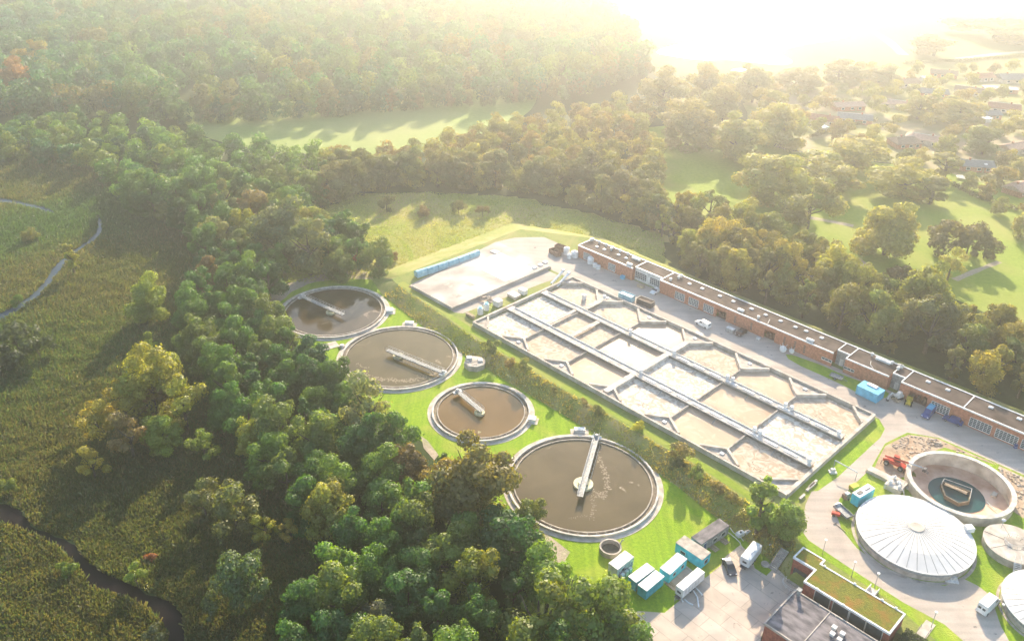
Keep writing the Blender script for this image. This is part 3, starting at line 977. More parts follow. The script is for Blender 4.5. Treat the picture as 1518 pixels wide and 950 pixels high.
for (li, z_), lst in grp.items():
    lst.sort(key=lambda t: -t[0])
    for r0 in range(0, len(lst), 6):
        row = sorted(lst[r0:r0 + 6], key=lambda t: t[1])
        for q, (py, px, c) in enumerate(row):
            col, cn = GREENS[rs.choice((0, 0, 1, 1, 1, 2, 2, 3, 4))]
            if z_ == 'back':
                col, cn = [((.19, .19, .045), 'olive brown'), ((.25, .27, .04), 'yellowish green'), ((.15, .19, .04), 'dull green'), ((.31, .28, .045), 'golden green')][rs.randrange(4)]  # tints lightened and yellowed in place of backlight through the leaves
            elif z_ == 'mid' and px > 480:
                col, cn = [((.14, .17, .05), 'pale green'), ((.17, .17, .06), 'pale olive'), ((.12, .14, .045), 'soft green')][rs.randrange(3)]
            elif rs.random() < .07:
                col, cn = WARM[rs.choice((0, 0, 1, 2, 2, 2))]
            kk = rs.random()
            if z_ == 'mid' and kk < .2 or z_ == 'back' and kk < .25 or kk < .06:
                var, sh = TALL[ti % 2], 'slim'
                rad = rs.uniform(2.8, 3.8)
            else:
                var, sh = BIG[(ti * 5) % 9], 'broad'
                rad = rs.uniform(3.8, 6.2) if z_ == 'village' else c[4] * rs.uniform(.72, .95)
            if rad > 5.6 and sh == 'broad':
                sh = 'wide'
            ti += 1
            f_ = rs.uniform(.85, 1.15)
            base = TZ * .0
            lab = '%s %s %stree near %s, %s row up, %s from left' % (sh, cn, {'belt': '', 'mid': 'hedge ', 'back': 'screen ', 'village': 'garden ', 'far': 'forest '}[z_], LAND[li][1], ORD[r0 // 6], ORD[q])
            plant(var, (c[1], c[2], base), rad, tuple(v_ * f_ for v_ in col), 'tree', lab, 'tree', {'belt': 'trees of the woodland belt', 'mid': 'trees of the hedge wood', 'back': 'trees behind the long building', 'village': 'garden trees', 'far': 'trees of the far wood'}[z_], hs=rs.uniform(.9, 1.15) * (.8 if z_ == 'village' else .85 if z_ == 'mid' else 1))

# the rest of the wood, as one mass
protoN = [crown_points(np.random.default_rng(300 + i), 5.5, 15, 13, 1500, lr=(.30, .52), nj=.32, qs=.85, base=-.12, cone=.1 * (i % 3)) for i in range(6)]
protoF = [crown_points(np.random.default_rng(320 + i), 5.5, 15, 8, 1000, lr=(.42, .62), nj=.26, qs=.7, base=-.15, cone=.1 * (i % 3)) for i in range(6)]
PV, PN, PS, PT = [], [], [], []
rng = np.random.default_rng(5)
for c in mass:
    d = c[0] if c[0] < 4000 else c[0] - 4000
    if d > 1020:
        continue
    pr = (protoN if d < 480 else protoF)[rng.integers(6)]
    px, py = px_of((c[1], c[2], 8))
    rad = rng.uniform(4.0, 6.2) if c[3] == 'village' else c[4] * rng.uniform(.58, .76)
    s = rad / 5.5
    sz = s * rng.uniform(.85, 1.15) * (.8 if c[3] == 'mid' else 1) if c[3] != 'village' else s * .7
    a = rng.uniform(0, 6.28)
    ca, sa = math.cos(a), math.sin(a)
    rot = np.array([[ca, -sa, 0], [sa, ca, 0], [0, 0, 1]])
    p = pr[0] @ rot.T * np.array([s, s, sz]) + np.array([c[1], c[2], 0])
    col = np.array(GREENS[rng.integers(5)][0])
    u = rng.uniform()
    if c[3] == 'far':
        col = np.array([(.055, .15, .07), (.08, .165, .065), (.14, .145, .06), (.065, .165, .075), (.04, .13, .085), (.11, .17, .06)][rng.integers(6)])
    elif c[3] in ('village', 'back') or (c[3] == 'mid' and px > 480):
        col = np.array([(.22, .22, .05), (.19, .20, .05), (.26, .24, .05), (.23, .18, .06)][rng.integers(4)])  # raised tints, backlight put into the leaf colour
    col = col * rng.uniform(.85, 1.15)
    PV.append(p)
    PN.append(pr[1] @ rot.T)
    PS.append(np.full(len(p), (.92 if d < 480 else .98) * s) * rng.uniform(.7, 1.3, len(p)))
    PT.append(pr[2] * col)
me = quad_mesh('woodland', np.concatenate(PV), np.concatenate(PN), np.concatenate(PS), np.concatenate(PT), M['leaf_far'], rng)
o = bpy.data.objects.new('woodland', me)
COL.objects.link(o)
kind(o, 'stuff')


# reeds and rough grass
def tufts(name, polys, n, h, w, cols, seed, holes=(), zf=lambda x, y: 0.0, patch=22.0):
    rng = np.random.default_rng(seed)
    xs = [p[0] for q in polys for p in q]
    ys = [p[1] for q in polys for p in q]

    def mask(x, y, poly):
        c = np.zeros(len(x), bool)
        j = len(poly) - 1
        for i in range(len(poly)):
            xi, yi = poly[i]
            xj, yj = poly[j]
            k = ((yi > y) != (yj > y)) & (x < (xj - xi) * (y - yi) / (yj - yi + 1e-12) + xi)
            c ^= k
            j = i
        return c
    X, Y = [], []
    got = 0
    while got < n:
        x, y = rng.uniform(min(xs), max(xs), n), rng.uniform(min(ys), max(ys), n)
        # nearer ground gets more tufts
        dd = np.sqrt(x * x + y * y + HC * HC)
        m = rng.uniform(0, 1, n) < np.clip((170 / dd) ** 2, 0, 1)
        a = np.zeros(n, bool)
        for q in polys:
            a |= mask(x, y, q)
        for q in holes:
            a &= ~mask(x, y, q)
        a &= m
        X.append(x[a])
        Y.append(y[a])
        got += a.sum()
    x, y = np.concatenate(X)[:n], np.concatenate(Y)[:n]
    pn = .5 + .25 * (np.sin(x / patch + 1.3 * np.sin(y / patch * .7)) + np.sin(y / patch * 1.3 + 1.7 * np.sin(x / patch * .6 + 2)))
    pn = np.clip(pn + rng.normal(0, .16, n), 0, 1)
    cl = .5 + .5 * np.sin(x / 2.3 + 2 * np.sin(y / 3.1)) * np.sin(y / 2.7 + 1.5 * np.sin(x / 4.0))
    cols = np.array(cols)
    k = pn * (len(cols) - 1)
    i0 = np.minimum(k.astype(int), len(cols) - 2)
    fr = (k - i0)[:, None]
    tint = (cols[i0] * (1 - fr) + cols[i0 + 1] * fr) * rng.uniform(.7, 1.3, n)[:, None]
    hh = h * (.55 + .75 * cl) * rng.uniform(.6, 1.3, n)
    z = zf(x, y) if callable(zf) else np.full(n, zf)
    z = np.full(n, 0.0) + z
    a = rng.uniform(0, 6.28, n)
    ww = w * rng.uniform(.6, 1.4, n)
    dx, dy = np.cos(a) * ww, np.sin(a) * ww
    lx, ly = rng.normal(0, .35, n) * hh, rng.normal(0, .35, n) * hh
    v = np.stack([np.stack([x - dx, y - dy, z - .05], 1), np.stack([x + dx, y + dy, z - .05], 1), np.stack([x + dx * .6 + lx, y + dy * .6 + ly, z + hh * .8], 1), np.stack([x - dx * .3 + lx, y - dy * .3 + ly, z + hh], 1)], 1)
    me = raw_mesh(name, v.reshape(-1, 3), 4, tint, M['leaf_far'])
    o = bpy.data.objects.new(name, me)
    COL.objects.link(o)
    return kind(o, 'stuff')


tufts('reeds', [MARSH], 440000, .95, .19, [(.050, .115, .045), (.075, .14, .055), (.09, .14, .058), (.15, .13, .07), (.095, .13, .055)], 4, holes=[RIV1, RIV2, RIV3])


def bank_z(x, y):
    pu = (x - BO.x) * BU.x + (y - BO.y) * BU.y
    pv = (x - BO.x) * BV.x + (y - BO.y) * BV.y
    pu, pv = pu / S, pv / S
    tu = np.interp(pu, [q[0] for q in TOP[:10]], [q[1] for q in TOP[:10]])
    bu = np.interp(pu, [q[0] for q in BOT[:10]], [q[1] for q in BOT[:10]])
    return np.clip((pv - bu) / (tu - bu), 0, 1) * TZ


bank_poly = uvs(TOP[1:10]) + list(reversed(uvs(BOT[1:10])))
tufts('bank_grass', [bank_poly], 7000, .45, .2, [(.24, .30, .05), (.36, .33, .09), (.45, .36, .15), (.28, .33, .06)], 9, zf=bank_z, patch=6)

tufts('meadow_grass', [MEAD], 45000, .3, .2, [(.24, .32, .07), (.30, .36, .09), (.36, .34, .14), (.27, .34, .08)], 21, patch=9)

# bushes along the bank: crown pixel, radius, colour
BANKB = [(728, 517, 15, (.10, .13, .035), 'olive bush on the bank beside the octagonal well'), (757, 538, 10, (.16, .13, .05), 'dry tawny bush on the bank right of the octagonal well'), (778, 545, 14, (.14, .16, .035), 'yellow green bush on the bank between the second and smallest clarifiers'),
         (866, 597, 9, (.15, .13, .05), 'small tawny bush on the bank behind the smallest clarifier'), (888, 610, 11, (.09, .11, .03), 'dark bush on the bank behind the nearest clarifier'), (946, 632, 10, (.24, .25, .02), 'vivid yellow bush beside the mown path'),
         (1008, 676, 19, (.16, .14, .05), 'large tawny bush on the bank right of the nearest clarifier'), (1002, 690, 14, (.07, .09, .025), 'dark bush in front of the large tawny bush'), (1034, 704, 15, (.12, .17, .03), 'fresh green bush on the bank above the cabins'),
         (1062, 722, 13, (.16, .14, .06), 'tawny scrub bush on the bank right of the fresh green bush'), (1085, 742, 14, (.15, .14, .05), 'brownish scrub bush on the bank behind the dark roofed cabin'), (1105, 768, 17, (.15, .15, .04), 'golden bush on the bank by the white trailer'),
         (1130, 790, 17, (.11, .11, .035), 'brown green bush under the slim light tree'), (1158, 800, 14, (.09, .10, .03), 'dark bush under the rounded light tree'), (820, 577, 8, (.14, .14, .05), 'tiny tawny bush on the bank near the smallest clarifier')]
SHB = [(573, 308, 15, (.10, .11, .05), 'grey green bush alone in the dry meadow'), (628, 317, 12, (.17, .13, .07), 'reddish bush in the dry meadow, left of three'), (680, 312, 13, (.14, .14, .06), 'middle bush of three in the dry meadow'), (716, 317, 12, (.16, .13, .06), 'right bush of three in the dry meadow'),
       (527, 384, 9, (.26, .05, .04), 'small red leaved bush behind the farthest clarifier'), (580, 382, 10, (.16, .10, .05), 'brownish red bush at the meadow edge near the dirt track'),
       (28, 520, 30, (.055, .08, .035), 'dark sallow bush in the reeds at the left edge, upper one'), (60, 528, 24, (.05, .075, .03), 'dark sallow bush in the reeds, right of the left edge'), (10, 545, 26, (.045, .065, .03), 'dark sallow bush in the reeds at the left edge, lower one'),
       (45, 352, 12, (.13, .14, .03), 'pale yellow bush in the reeds beyond the upper river'), (28, 448, 10, (.08, .15, .02), 'bright green waterside bush below the upper river'), (12, 725, 14, (.13, .17, .03), 'yellow green bush at the start of the lower river'),
       (100, 845, 14, (.10, .16, .02), 'green bush on the left bank of the lower river'), (222, 825, 9, (.20, .08, .03), 'small orange leaved bush in the reeds'), (232, 940, 16, (.07, .09, .04), 'bush at the lower edge beside the dark river'), (315, 905, 22, (.07, .10, .03), 'bush right of the lower river at the bottom'),
       (1355, 700, 4, (.15, .19, .02), 'small green weed clump by the open round tank')]
for lst, zf in ((BANKB, 1), (SHB, 0)):
    for k, (x, y, rp, col, lab) in enumerate(lst):
        z0 = 0.0
        if zf:
            q = P(x, y, 2.5)
            z0 = float(bank_z(np.array([q.x]), np.array([q.y]))[0]) - .2
        if 'open round tank' in lab:
            z0 = TZ
        q = P(x, y, z0 + 1.2)
        rad = rp * (q - Vector((0, 0, HC))).length / F
        plant(SHRUB[k % 4], (q.x, q.y, z0), rad, tuple((1.6 if zf else 1.2) * c for c in col), 'bush', lab, 'bush')
# ------------------------------------------------------------------ clarifiers
M['sludge1'] = water_mat('clarifier_water_dark', (.055, .040, .020), (.085, .062, .034), .05, foam=(.26, .20, .15), scale=.16, fpos=(.62, .78), fscale=.14, fdist=1.2, ripple=.03)
M['sludge2'] = water_mat('clarifier_water_olive', (.082, .060, .016), (.112, .083, .028), .06, foam=(.33, .25, .18), scale=.1, fpos=(.64, .8), fscale=.13, fdist=1.6, ripple=.03)
M['sludge3'] = water_mat('clarifier_water_amber', (.125, .070, .016), (.155, .092, .026), .06, scale=.07, ripple=.03)
M['sludge4'] = water_mat('clarifier_water_brown', (.09, .066, .028), (.122, .091, .042), .07, foam=(.25, .19, .14), scale=.09, fpos=(.66, .8), fscale=.16, fdist=1.5, ripple=.03)
M['froth'] = water_mat('scum_froth', (.15, .115, .07), (.24, .19, .13), .7, scale=1.5, ripple=0)
M['cream'] = mat('cream_paint', (.62, .56, .36), .6, (.70, .66, .46), .9)


def streak(name, pts, w, m, z, seed):
    rr = random.Random(seed)
    mb = MB()
    pts = [Vector(p) for p in pts]
    for i in range(len(pts) - 1):
        a, b = pts[i], pts[i + 1]
        n = max(2, int((b - a).length / .12))
        for k in range(n):
            p = a.lerp(b, k / n) + Vector((rr.gauss(0, w * .4), rr.gauss(0, w * .4)))
            r0 = rr.uniform(.1, .3) * w
            N_ = 7
            ph = rr.uniform(0, 6)
            mb.add([(p.x + r0 * rr.uniform(.6, 1.2) * math.cos(ph + 6.283 * q / N_), p.y + r0 * rr.uniform(.6, 1.2) * math.sin(ph + 6.283 * q / N_), z + rr.uniform(0, .012)) for q in range(N_)], [tuple(range(N_))])
    return mb, m


def clarifier(cx, cy, rad, label, wm, pier_px, a_px, b_px, extra=None, pier_r=1.5, zt=.62):
    Rm = rad * S
    loc = Vector((cx * S, cy * S, 0))
    t = thing('clarifier', label, 'settling tank', loc)
    MB().ring(Rm - .45, Rm, -.1, zt).build('rim', M['rim'], t, smooth=False)
    MB().ring(Rm + .003, Rm + 1.15, -.05, .07).build('apron', M['conc'], t)
    MB().ring(Rm - 1.35, Rm - .452, -.1, .16).build('overflow_channel', M['conc_d'], t)
    MB().ring(Rm - 1.62, Rm - 1.352, -.1, zt - .16).build('weir', M['conc_w'], t)
    MB().disc(Rm - 1.62, zt - .42).build('water', wm, t)
    # kerb clips across the channel
    mb = MB()
    for k in range(10):
        a = R(-118 + k * 7)
        m = Matrix.Rotation(a, 4, 'Z')
        c = m @ Vector((Rm - 1.05, 0, zt - .2))
        mb.cbox(c, (.95, .09, .07), a)
    mb.build('channel_bracket', M['steel'], t)
    # bridge
    pc = P(*pier_px, 1.4).xy - loc.xy
    A_, B_ = P(*a_px, 1.9).xy - loc.xy, P(*b_px, 1.9).xy - loc.xy
    L_ = (B_ - A_).length
    an = math.atan2((B_ - A_).y, (B_ - A_).x)
    pr = MB().cyl((0, 0, -.1), pier_r, zt + .25, 32).cyl((0, 0, zt + .15), pier_r * .55, .5, 20)
    pr.build('centre_pier', M['cream'], t, (pc.x, pc.y, 0))
    br = MB()
    for y in (-.62, .62):
        br.box(0, L_, y - .06, y + .06, 1.35, 1.62)
    n_ = int(L_ / .5)
    for k in range(n_):
        x = k * L_ / n_
        br.box(x + .03, x + L_ / n_ - .05, -.56, .56, 1.56, 1.6)
    bo = br.build('bridge', M['steel'], t, (A_.x, A_.y, 0), an)
    rl = MB()
    for y in (-.66, .66):
        for z in (2.1, 2.62):
            rl.tube([(0, y, z), (L_, y, z)], .035, 5)
        for k in range(int(L_ / 1.4) + 1):
            x = min(L_, k * 1.4)
            rl.tube([(x, y, 1.5), (x, y, 2.62)], .03, 5)
    rl.build('handrail', M['offwhite'], bo)
    ec = MB().box(L_ - .9, L_ + .25, -1.25, 1.25, 1.0, 1.45)
    ec.cyl((L_ - .35, -1.15, .98), .22, .24, 14, axis='y').cyl((L_ - .35, .9, .98), .22, .24, 14, axis='y')
    ec.cbox((L_ - .3, 0, 1.85), (.6, .7, .7))
    ec.build('drive_carriage', M['offwhite'], bo)
    sc = MB()
    for k in range(3, int(L_ / 1.6)):
        x = k * 1.6
        sc.tube([(x, -.62, 1.4), (x, -1.15, .5)], .05, 5)
    sc.tube([(L_ * .22, -1.15, .5), (L_ * .9, -1.15, .5)], .07, 5)
    sc.build('scum_scraper', M['steel'], bo)
    if extra:
        for k, (pp, w) in enumerate(extra):
            q = [P(x, y, zt - .42).xy - loc.xy for x, y in pp]
            mb, m = streak('froth', q, w, M['froth'], zt - .405, k)
            kind(mb.build('froth', m, t), 'stuff')
    return t


clarifier(-41.218, 175.001, 12.14, 'farthest round settling tank with cloudy dark water and steel bridge', M['sludge1'], (490, 459), (509, 465), (446, 437))
clarifier(-23.521, 156.137, 12.46, 'second round settling tank from the far end, bridge reaching its right rim', M['sludge2'], (590, 524), (574, 517), (658, 551), extra=[([(530, 552), (550, 560), (600, 566), (640, 556), (650, 552)], 1.3), ([(528, 540), (545, 546)], .9)])
clarifier(-5.405, 137.363, 9.514, 'smallest round settling tank with amber water, third from far end', M['sludge3'], (711, 607), (715, 608), (677, 577), pier_r=1.4)
clarifier(12.965, 117.168, 13.056, 'nearest and largest round settling tank with brown water', M['sludge4'], (865, 713), (860, 734), (885, 644), pier_r=2.3, extra=[([(886, 658), (886, 675), (896, 700), (902, 722), (893, 738), (880, 728), (873, 722)], 1.0), ([(878, 735), (880, 755), (876, 770)], .7), ([(845, 768), (870, 764)], .5)])


def service_box(px, z0, sx, sy, h, label, slab=True, rz=0.3):
    t = thing('service_box', label, 'valve box', P(*px, z0), rz)
    if slab:
        MB().box(-sx * .85, sx * .85, -sy * .85, sy * .85, -.05, .12).build('plinth', M['conc'], t)
    MB().box(-sx / 2, sx / 2, -sy / 2, sy / 2, .122, h).build('chamber', M['offwhite'], t, bevel=.03)
    MB().box(-sx / 2 - .05, sx / 2 + .05, -sy / 2 - .05, sy / 2 + .05, h + .002, h + .08).build('lid', M['white'], t, bevel=.02)


service_box((578, 462), 0, 2.0, 2.2, .9, 'white valve box at the right rim of the farthest clarifier', rz=.1)
service_box((607, 481), 0, 2.6, 1.2, .9, 'long white valve box behind the second clarifier', rz=-.05)
service_box((789, 624), 0, 1.8, 1.6, 1.0, 'white valve box at the right rim of the smallest clarifier', rz=-.2)
service_box((859, 640), 0, 2.7, 1.2, 1.0, 'long white valve box behind the nearest clarifier', rz=.0)
t = thing('manhole', 'small round concrete manhole left of the second clarifier', 'manhole', P(507, 514, 0))
MB().cyl((0, 0, -.05), .95, .5, 24).build('ring', M['conc'], t)
MB().cyl((0, 0, .452), .55, .3, 20).build('cover', M['offwhite'], t)
t = thing('concrete_pad', 'flat concrete pad on the lawn left of the second clarifier', 'concrete pad', P(488, 513, 0), .55)
tag(t, t['label'], 'concrete pad')
MB().box(-2.6, 2.6, -1.7, 1.7, -.05, .1).build('pad', M['conc'], t)

t = thing('pump_well', 'octagonal concrete pump well on the lawn between second and smallest clarifiers', 'pump well', P(704, 540, .6), .2)
t.location.z = 0
MB().cyl((0, 0, -.1), 3.1, 1.6, 8).build('wall', M['conc_w'], t)
MB().box(-2.2, -.6, .8, 2.2, 1.603, 2.3).box(.9, 2.2, -.6, 1.0, 1.603, 2.0).build('chamber', M['offwhite'], t, bevel=.04)
MB().cyl((0, 0, 1.502), 2.9, .1, 8).build('deck', M['conc'], t)
mb = MB().box(-.9, .7, -1.9, -.7, 1.603, 1.66).box(-.9, .7, -.3, .6, 1.603, 1.66)
mb.build('hatch', M['dsteel'], t)
mb = MB()
for a in range(8):
    p = (2.75 * math.cos(a * .785), 2.75 * math.sin(a * .785))
    mb.tube([(*p, 1.6), (*p, 2.6)], .03, 5)
mb.tube([(2.75 * math.cos(a * .785), 2.75 * math.sin(a * .785), 2.6) for a in range(9)], .035, 5)
mb.build('handrail', M['steel'], t)

t = thing('round_well', 'small round open well with dark inside left of the graffiti cabin', 'well', P(905, 812, .8))
t.location.z = 0
MB().ring(2.0, 2.35, -.1, 1.25, 48).build('wall', M['conc_w'], t)
MB().disc(2.0, .12, 48).build('water', M['conc_d'], t)  # dark disc near ground level, its colour standing in for a deep shaded hole
MB().tube([(2.1, .8, 1.2), (2.6, 1.4, 1.9), (2.9, 1.5, 1.7)], .12, 6).build('pipe', M['steel'], t)

# steps up the bank
for px, lab in (((638, 462), 'pale concrete steps on the bank by the farthest clarifier'), ((863, 606), 'pale concrete gutter down the bank behind the nearest clarifier')):
    q = P(*px, 1.3)
    t = thing('bank_steps', lab, 'steps', (q.x, q.y, 0), BANG)
    mb = MB()
    for k in range(9):
        mb.box(-.6, .6, -1.9 + k * .42, -1.4 + k * .42, 0 + k * .3 - .15, k * .3 + .22)
    mb.build('flight', M['conc'], t)

# ------------------------------------------------------------------ aeration basin
WZ, RZ = 3.02, 4.05
M['mud'] = water_mat('still_basin_water', (.46, .33, .23), (.55, .41, .295), .2, foam=(.58, .46, .35), fpos=(.55, .75), fscale=.2, fdist=2.5, scale=.12, ripple=.08, ior=1.1)
M['churn'] = water_mat('churning_basin_water', (.37, .275, .195), (.44, .335, .245), .5, foam=(.60, .50, .40), scale=.2, fpos=(.42, .62), fscale=.32, fdist=2.6, fdetail=10, ripple=.3, ior=1.08)
M['foamy'] = water_mat('foaming_basin_water', (.44, .345, .26), (.50, .40, .31), .6, foam=(.76, .68, .58), scale=.3, ior=1.08, fpos=(.42, .58), fscale=.55, fdist=1.6, fdetail=9, ripple=.5)
BL, BW = 77.57, 32.95
bas = thing('aeration_basin', 'long rectangular aeration basin of pale concrete split into frothing tanks', 'treatment basin', B(0, 0, 0), BANG)


def lp(u, v):
    return (u * S, v * S)


def wall(u0, v0, u1, v1, w, z0=2.4, z1=RZ, name='wall', m='conc', par=None):
    a, b = Vector(lp(u0, v0)), Vector(lp(u1, v1))
    d = (b - a)
    mb = MB().cbox(((a.x + b.x) / 2, (a.y + b.y) / 2, (z0 + z1) / 2), (d.length, w, z1 - z0), math.atan2(d.y, d.x))
    return mb.build(name, M[m], par or bas)


W0 = .46
hw = W0 / 2 / S
wall(0, hw, BL, hw, W0)
wall(0, BW - hw, BL, BW - hw, W0, z1=RZ + .004)
wall(hw, 2 * hw, hw, BW - 2 * hw, W0 * 1.5)
wall(BL - hw, 2 * hw, BL - hw, BW - 2 * hw, W0 * 1.9, z1=RZ + .008)
for v, w in ((10.6, 2.7), (21.9, 2.4)):
    o = wall(.9, v, BL - .9, v, w * .34, z1=RZ - .25, name='dividing_wall', m='conc_w')
    wk = wall(.9, v, BL - .9, v, w, z0=RZ - .24, z1=RZ + .03, name='walkway', m='rim')
    mb = MB()
    for s in (-1, 1):
        y = v * S + s * (w / 2 - .08)
        for z in (RZ + .55, RZ + 1.05):
            mb.tube([(1.5 * S, y, z), ((BL - 1.5) * S, y, z)], .028, 4)
        for k in range(52):
            x = (1.5 + k * (BL - 3) / 51) * S
            mb.tube([(x, y, RZ), (x, y, RZ + 1.05)], .026, 4)
    mb.build('handrail', M['offwhite'], wk)
    mb = MB()
    for k in range(9):                  # cover plates and cable trunking on the walkway
        u = 40 + k * 3.9
        mb.box(u * S, (u + 2.6) * S, v * S - .75, v * S - .05, RZ + .032, RZ + .2)
    mb.build('cover_plate', M['white'], wk)
    mb = MB()
    mb.tube([(2 * S, v * S + w * .3, RZ + .17), (75 * S, v * S + w * .3, RZ + .17)], .13, 6)
    mb.build('air_pipe', M['offwhite'], wk)
wall(37.6, 1.0, 37.6, 9.5, 1.7, z1=RZ + .034, name='cross_walkway', m='rim')
wall(37.6, 11.65, 37.6, 20.95, 1.7, z1=RZ + .034, name='cross_walkway', m='rim')
wall(37.6, 22.85, 37.6, 28.5, 1.7, z1=RZ + .034, name='cross_walkway', m='rim')
for k in (12.7, 25.2, 51.3, 63.9):
    wall(k, 3.3, k, 9.55, .32, z1=RZ - .3, name='baffle_wall', m='conc_w')
    wall(k, 11.65, k, 20.95, .32, z1=RZ - .32, name='baffle_wall', m='conc_w')
    wall(k, 22.85, k, 28.0, .32, z1=RZ - .31, name='baffle_wall', m='conc_w')
for k, w in ((18.9, 1.5), (11.9, 1.2)):
    wall(k, 11.7, k, 20.9, w, z0=RZ - .3, z1=RZ - .06, name='cross_walkway', m='conc')
wall(12.9, 23.0, 12.9, 28.2, 1.9, z0=RZ - .3, z1=RZ + .02, name='cross_walkway', m='conc')
# corner decks
for k in (12.7, 25.2, 37.6, 51.3, 63.9):
    for ap, base in (((k, 3.4), .8), ((k, 27.9), BW - .8)):
        tri = [lp(k - 4.0, base), ap and lp(*ap), lp(k + 4.0, base)]
        MB().prism(tri, 2.4, RZ - .55).build('corner_deck', M['conc_w'], bas)
        for sgn in (-1, 1):
            wall(k + sgn * 4.0, base, ap[0], ap[1], .62, z1=RZ + .012 + .004 * sgn, name='corner_wall', m='conc')
        c = lp(k, base + (1.0 if ap[1] < 10 else -1.0))
        MB().cbox((c[0], c[1], RZ - .42), (1.0, .8, .24)).build('deck_hatch', M['white'], bas)
for cu, cv, su, sv in ((.6, .6, 1, 1), (.6, BW - .6, 1, -1), (BL - .6, .6, -1, 1), (BL - .6, BW - .6, -1, -1)):
    ln = 3.6 if cu < 5 or cv > 5 else 4.6
    MB().prism([lp(cu, cv), lp(cu + su * ln, cv), lp(cu, cv + sv * ln)], 2.4, RZ - .5).build('corner_deck', M['conc_w'], bas)
    wall(cu + su * ln, cv, cu, cv + sv * ln, .6, z1=RZ + .02, name='corner_wall', m='conc')
# water of the eighteen tanks
us = [1.0, 12.55, 25.05, 36.9, 38.3, 51.15, 63.75, BL - 1.0]
cells = [(1.0, 12.6), (12.8, 25.1), (25.3, 37.0), (38.2, 51.2), (51.4, 63.8), (64.0, BL - .9)]
pat = {0: ('foamy', 'churn', 'mud', 'foamy', 'mud', 'churn'), 1: ('foamy', 'churn', 'mud', 'foamy', 'mud', 'foamy'), 2: ('churn', 'churn', 'mud', 'churn', 'mud', 'churn')}
for r_, (v0, v1) in enumerate(((.8, 9.95), (11.2, 21.2), (22.6, BW - .8))):
    for c_, (u0, u1) in enumerate(cells):
        a, b = lp(u0, v0), lp(u1, v1)
        MB().add([(a[0], a[1], WZ + .002 * c_), (b[0], a[1], WZ + .002 * c_), (b[0], b[1], WZ + .002 * c_), (a[0], b[1], WZ + .002 * c_)], [(0, 1, 2, 3)]).build('tank_water', M[pat[r_][c_]], bas)
# arcs of foam round the mixers
for u, v in ((45, 5.5), (70, 5.3), (71, 27.3), (8, 5.5), (19, 26.5), (45, 26.5)):
    c = lp(u, v)
    for rad_, a0 in ((2.2, 3.6), (3.4, 3.9)):
        mb, m = streak('froth', [(c[0] + rad_ * math.cos(a0 + i * .22), c[1] + rad_ * math.sin(a0 + i * .22)) for i in range(9)], .55, M['froth'], WZ + .03, int(u))
        kind(mb.build('froth', m, bas), 'stuff')
# drive units standing on the walkways
for k, (u, v) in enumerate(((38.6, 22.1), (51.6, 22.3), (52.8, 22.3), (64.6, 22.2), (65.9, 22.2), (75.8, 21.6), (38.4, 11.1), (64.6, 11.2), (65.8, 11.1), (76.0, 10.4), (13.0, 29.8), (27, 22))):
    c = lp(u, v)
    MB().cyl((c[0], c[1], RZ + .03), .45, .55, 14).cyl((c[0], c[1], RZ + .58), .6, .75, 16, .45).build('mixer_motor', M['white'], bas, smooth=True)
for u, v in ((19, 9.0), (45, 9.0), (57.5, 9.0), (57.5, 20.2), (70, 9), (31, 20.4), (45, 20.2)):
    c = lp(u, v)
    MB().tube([(c[0], c[1] + .6, RZ - .1), (c[0], c[1] - 1.1, WZ + .12)], .09, 6).build('mixer_arm', M['steel'], bas)

# ------------------------------------------------------------------ sludge slab
SLAB = [(-22.8, .9), (-8.2, .9), (-7.6, 33.6), (-27.2, 33.8)]
sl = thing('sludge_slab', 'raised concrete storage slab with low kerb beside the aeration basin', 'storage slab', B(-15, 17, TZ), BANG)


def ls(u, v, o=(-15, 17)):
    return ((u - o[0]) * S, (v - o[1]) * S)


MB().prism([ls(*q) for q in SLAB], -.2, .75).build('deck', M['slab'], sl)
MB().prism([ls(-22.0, 19.4), ls(-9.6, 19.4), ls(-9.6, 29.4), ls(-22.0, 29.6)], .752, .79).build('painted_wet_sheen', M['white'], sl)  # white sheet stands in for light shining off wet concrete
mb = MB()
for a, b in (((-22.6, 1.1), (-8.4, 1.1)), ((-8.2, 1.5), (-7.8, 33.2))):
    p, q = Vector(ls(*a)), Vector(ls(*b))
    d = q - p
    mb.cbox(((p.x + q.x) / 2, (p.y + q.y) / 2, .92), (d.length, .3, .34), math.atan2(d.y, d.x))
mb.build('kerb', M['conc'], sl)
mb = MB()
for q in ((-20, 22), (-17, 8), (-12, 6), (-14, 12)):
    p = ls(*q)
    mb.box(p[0] - 1.6, p[0] + 1.2, p[1] - 1, p[1] + 1, .752, .775)
mb.build('patch', M['conc_w'], sl)

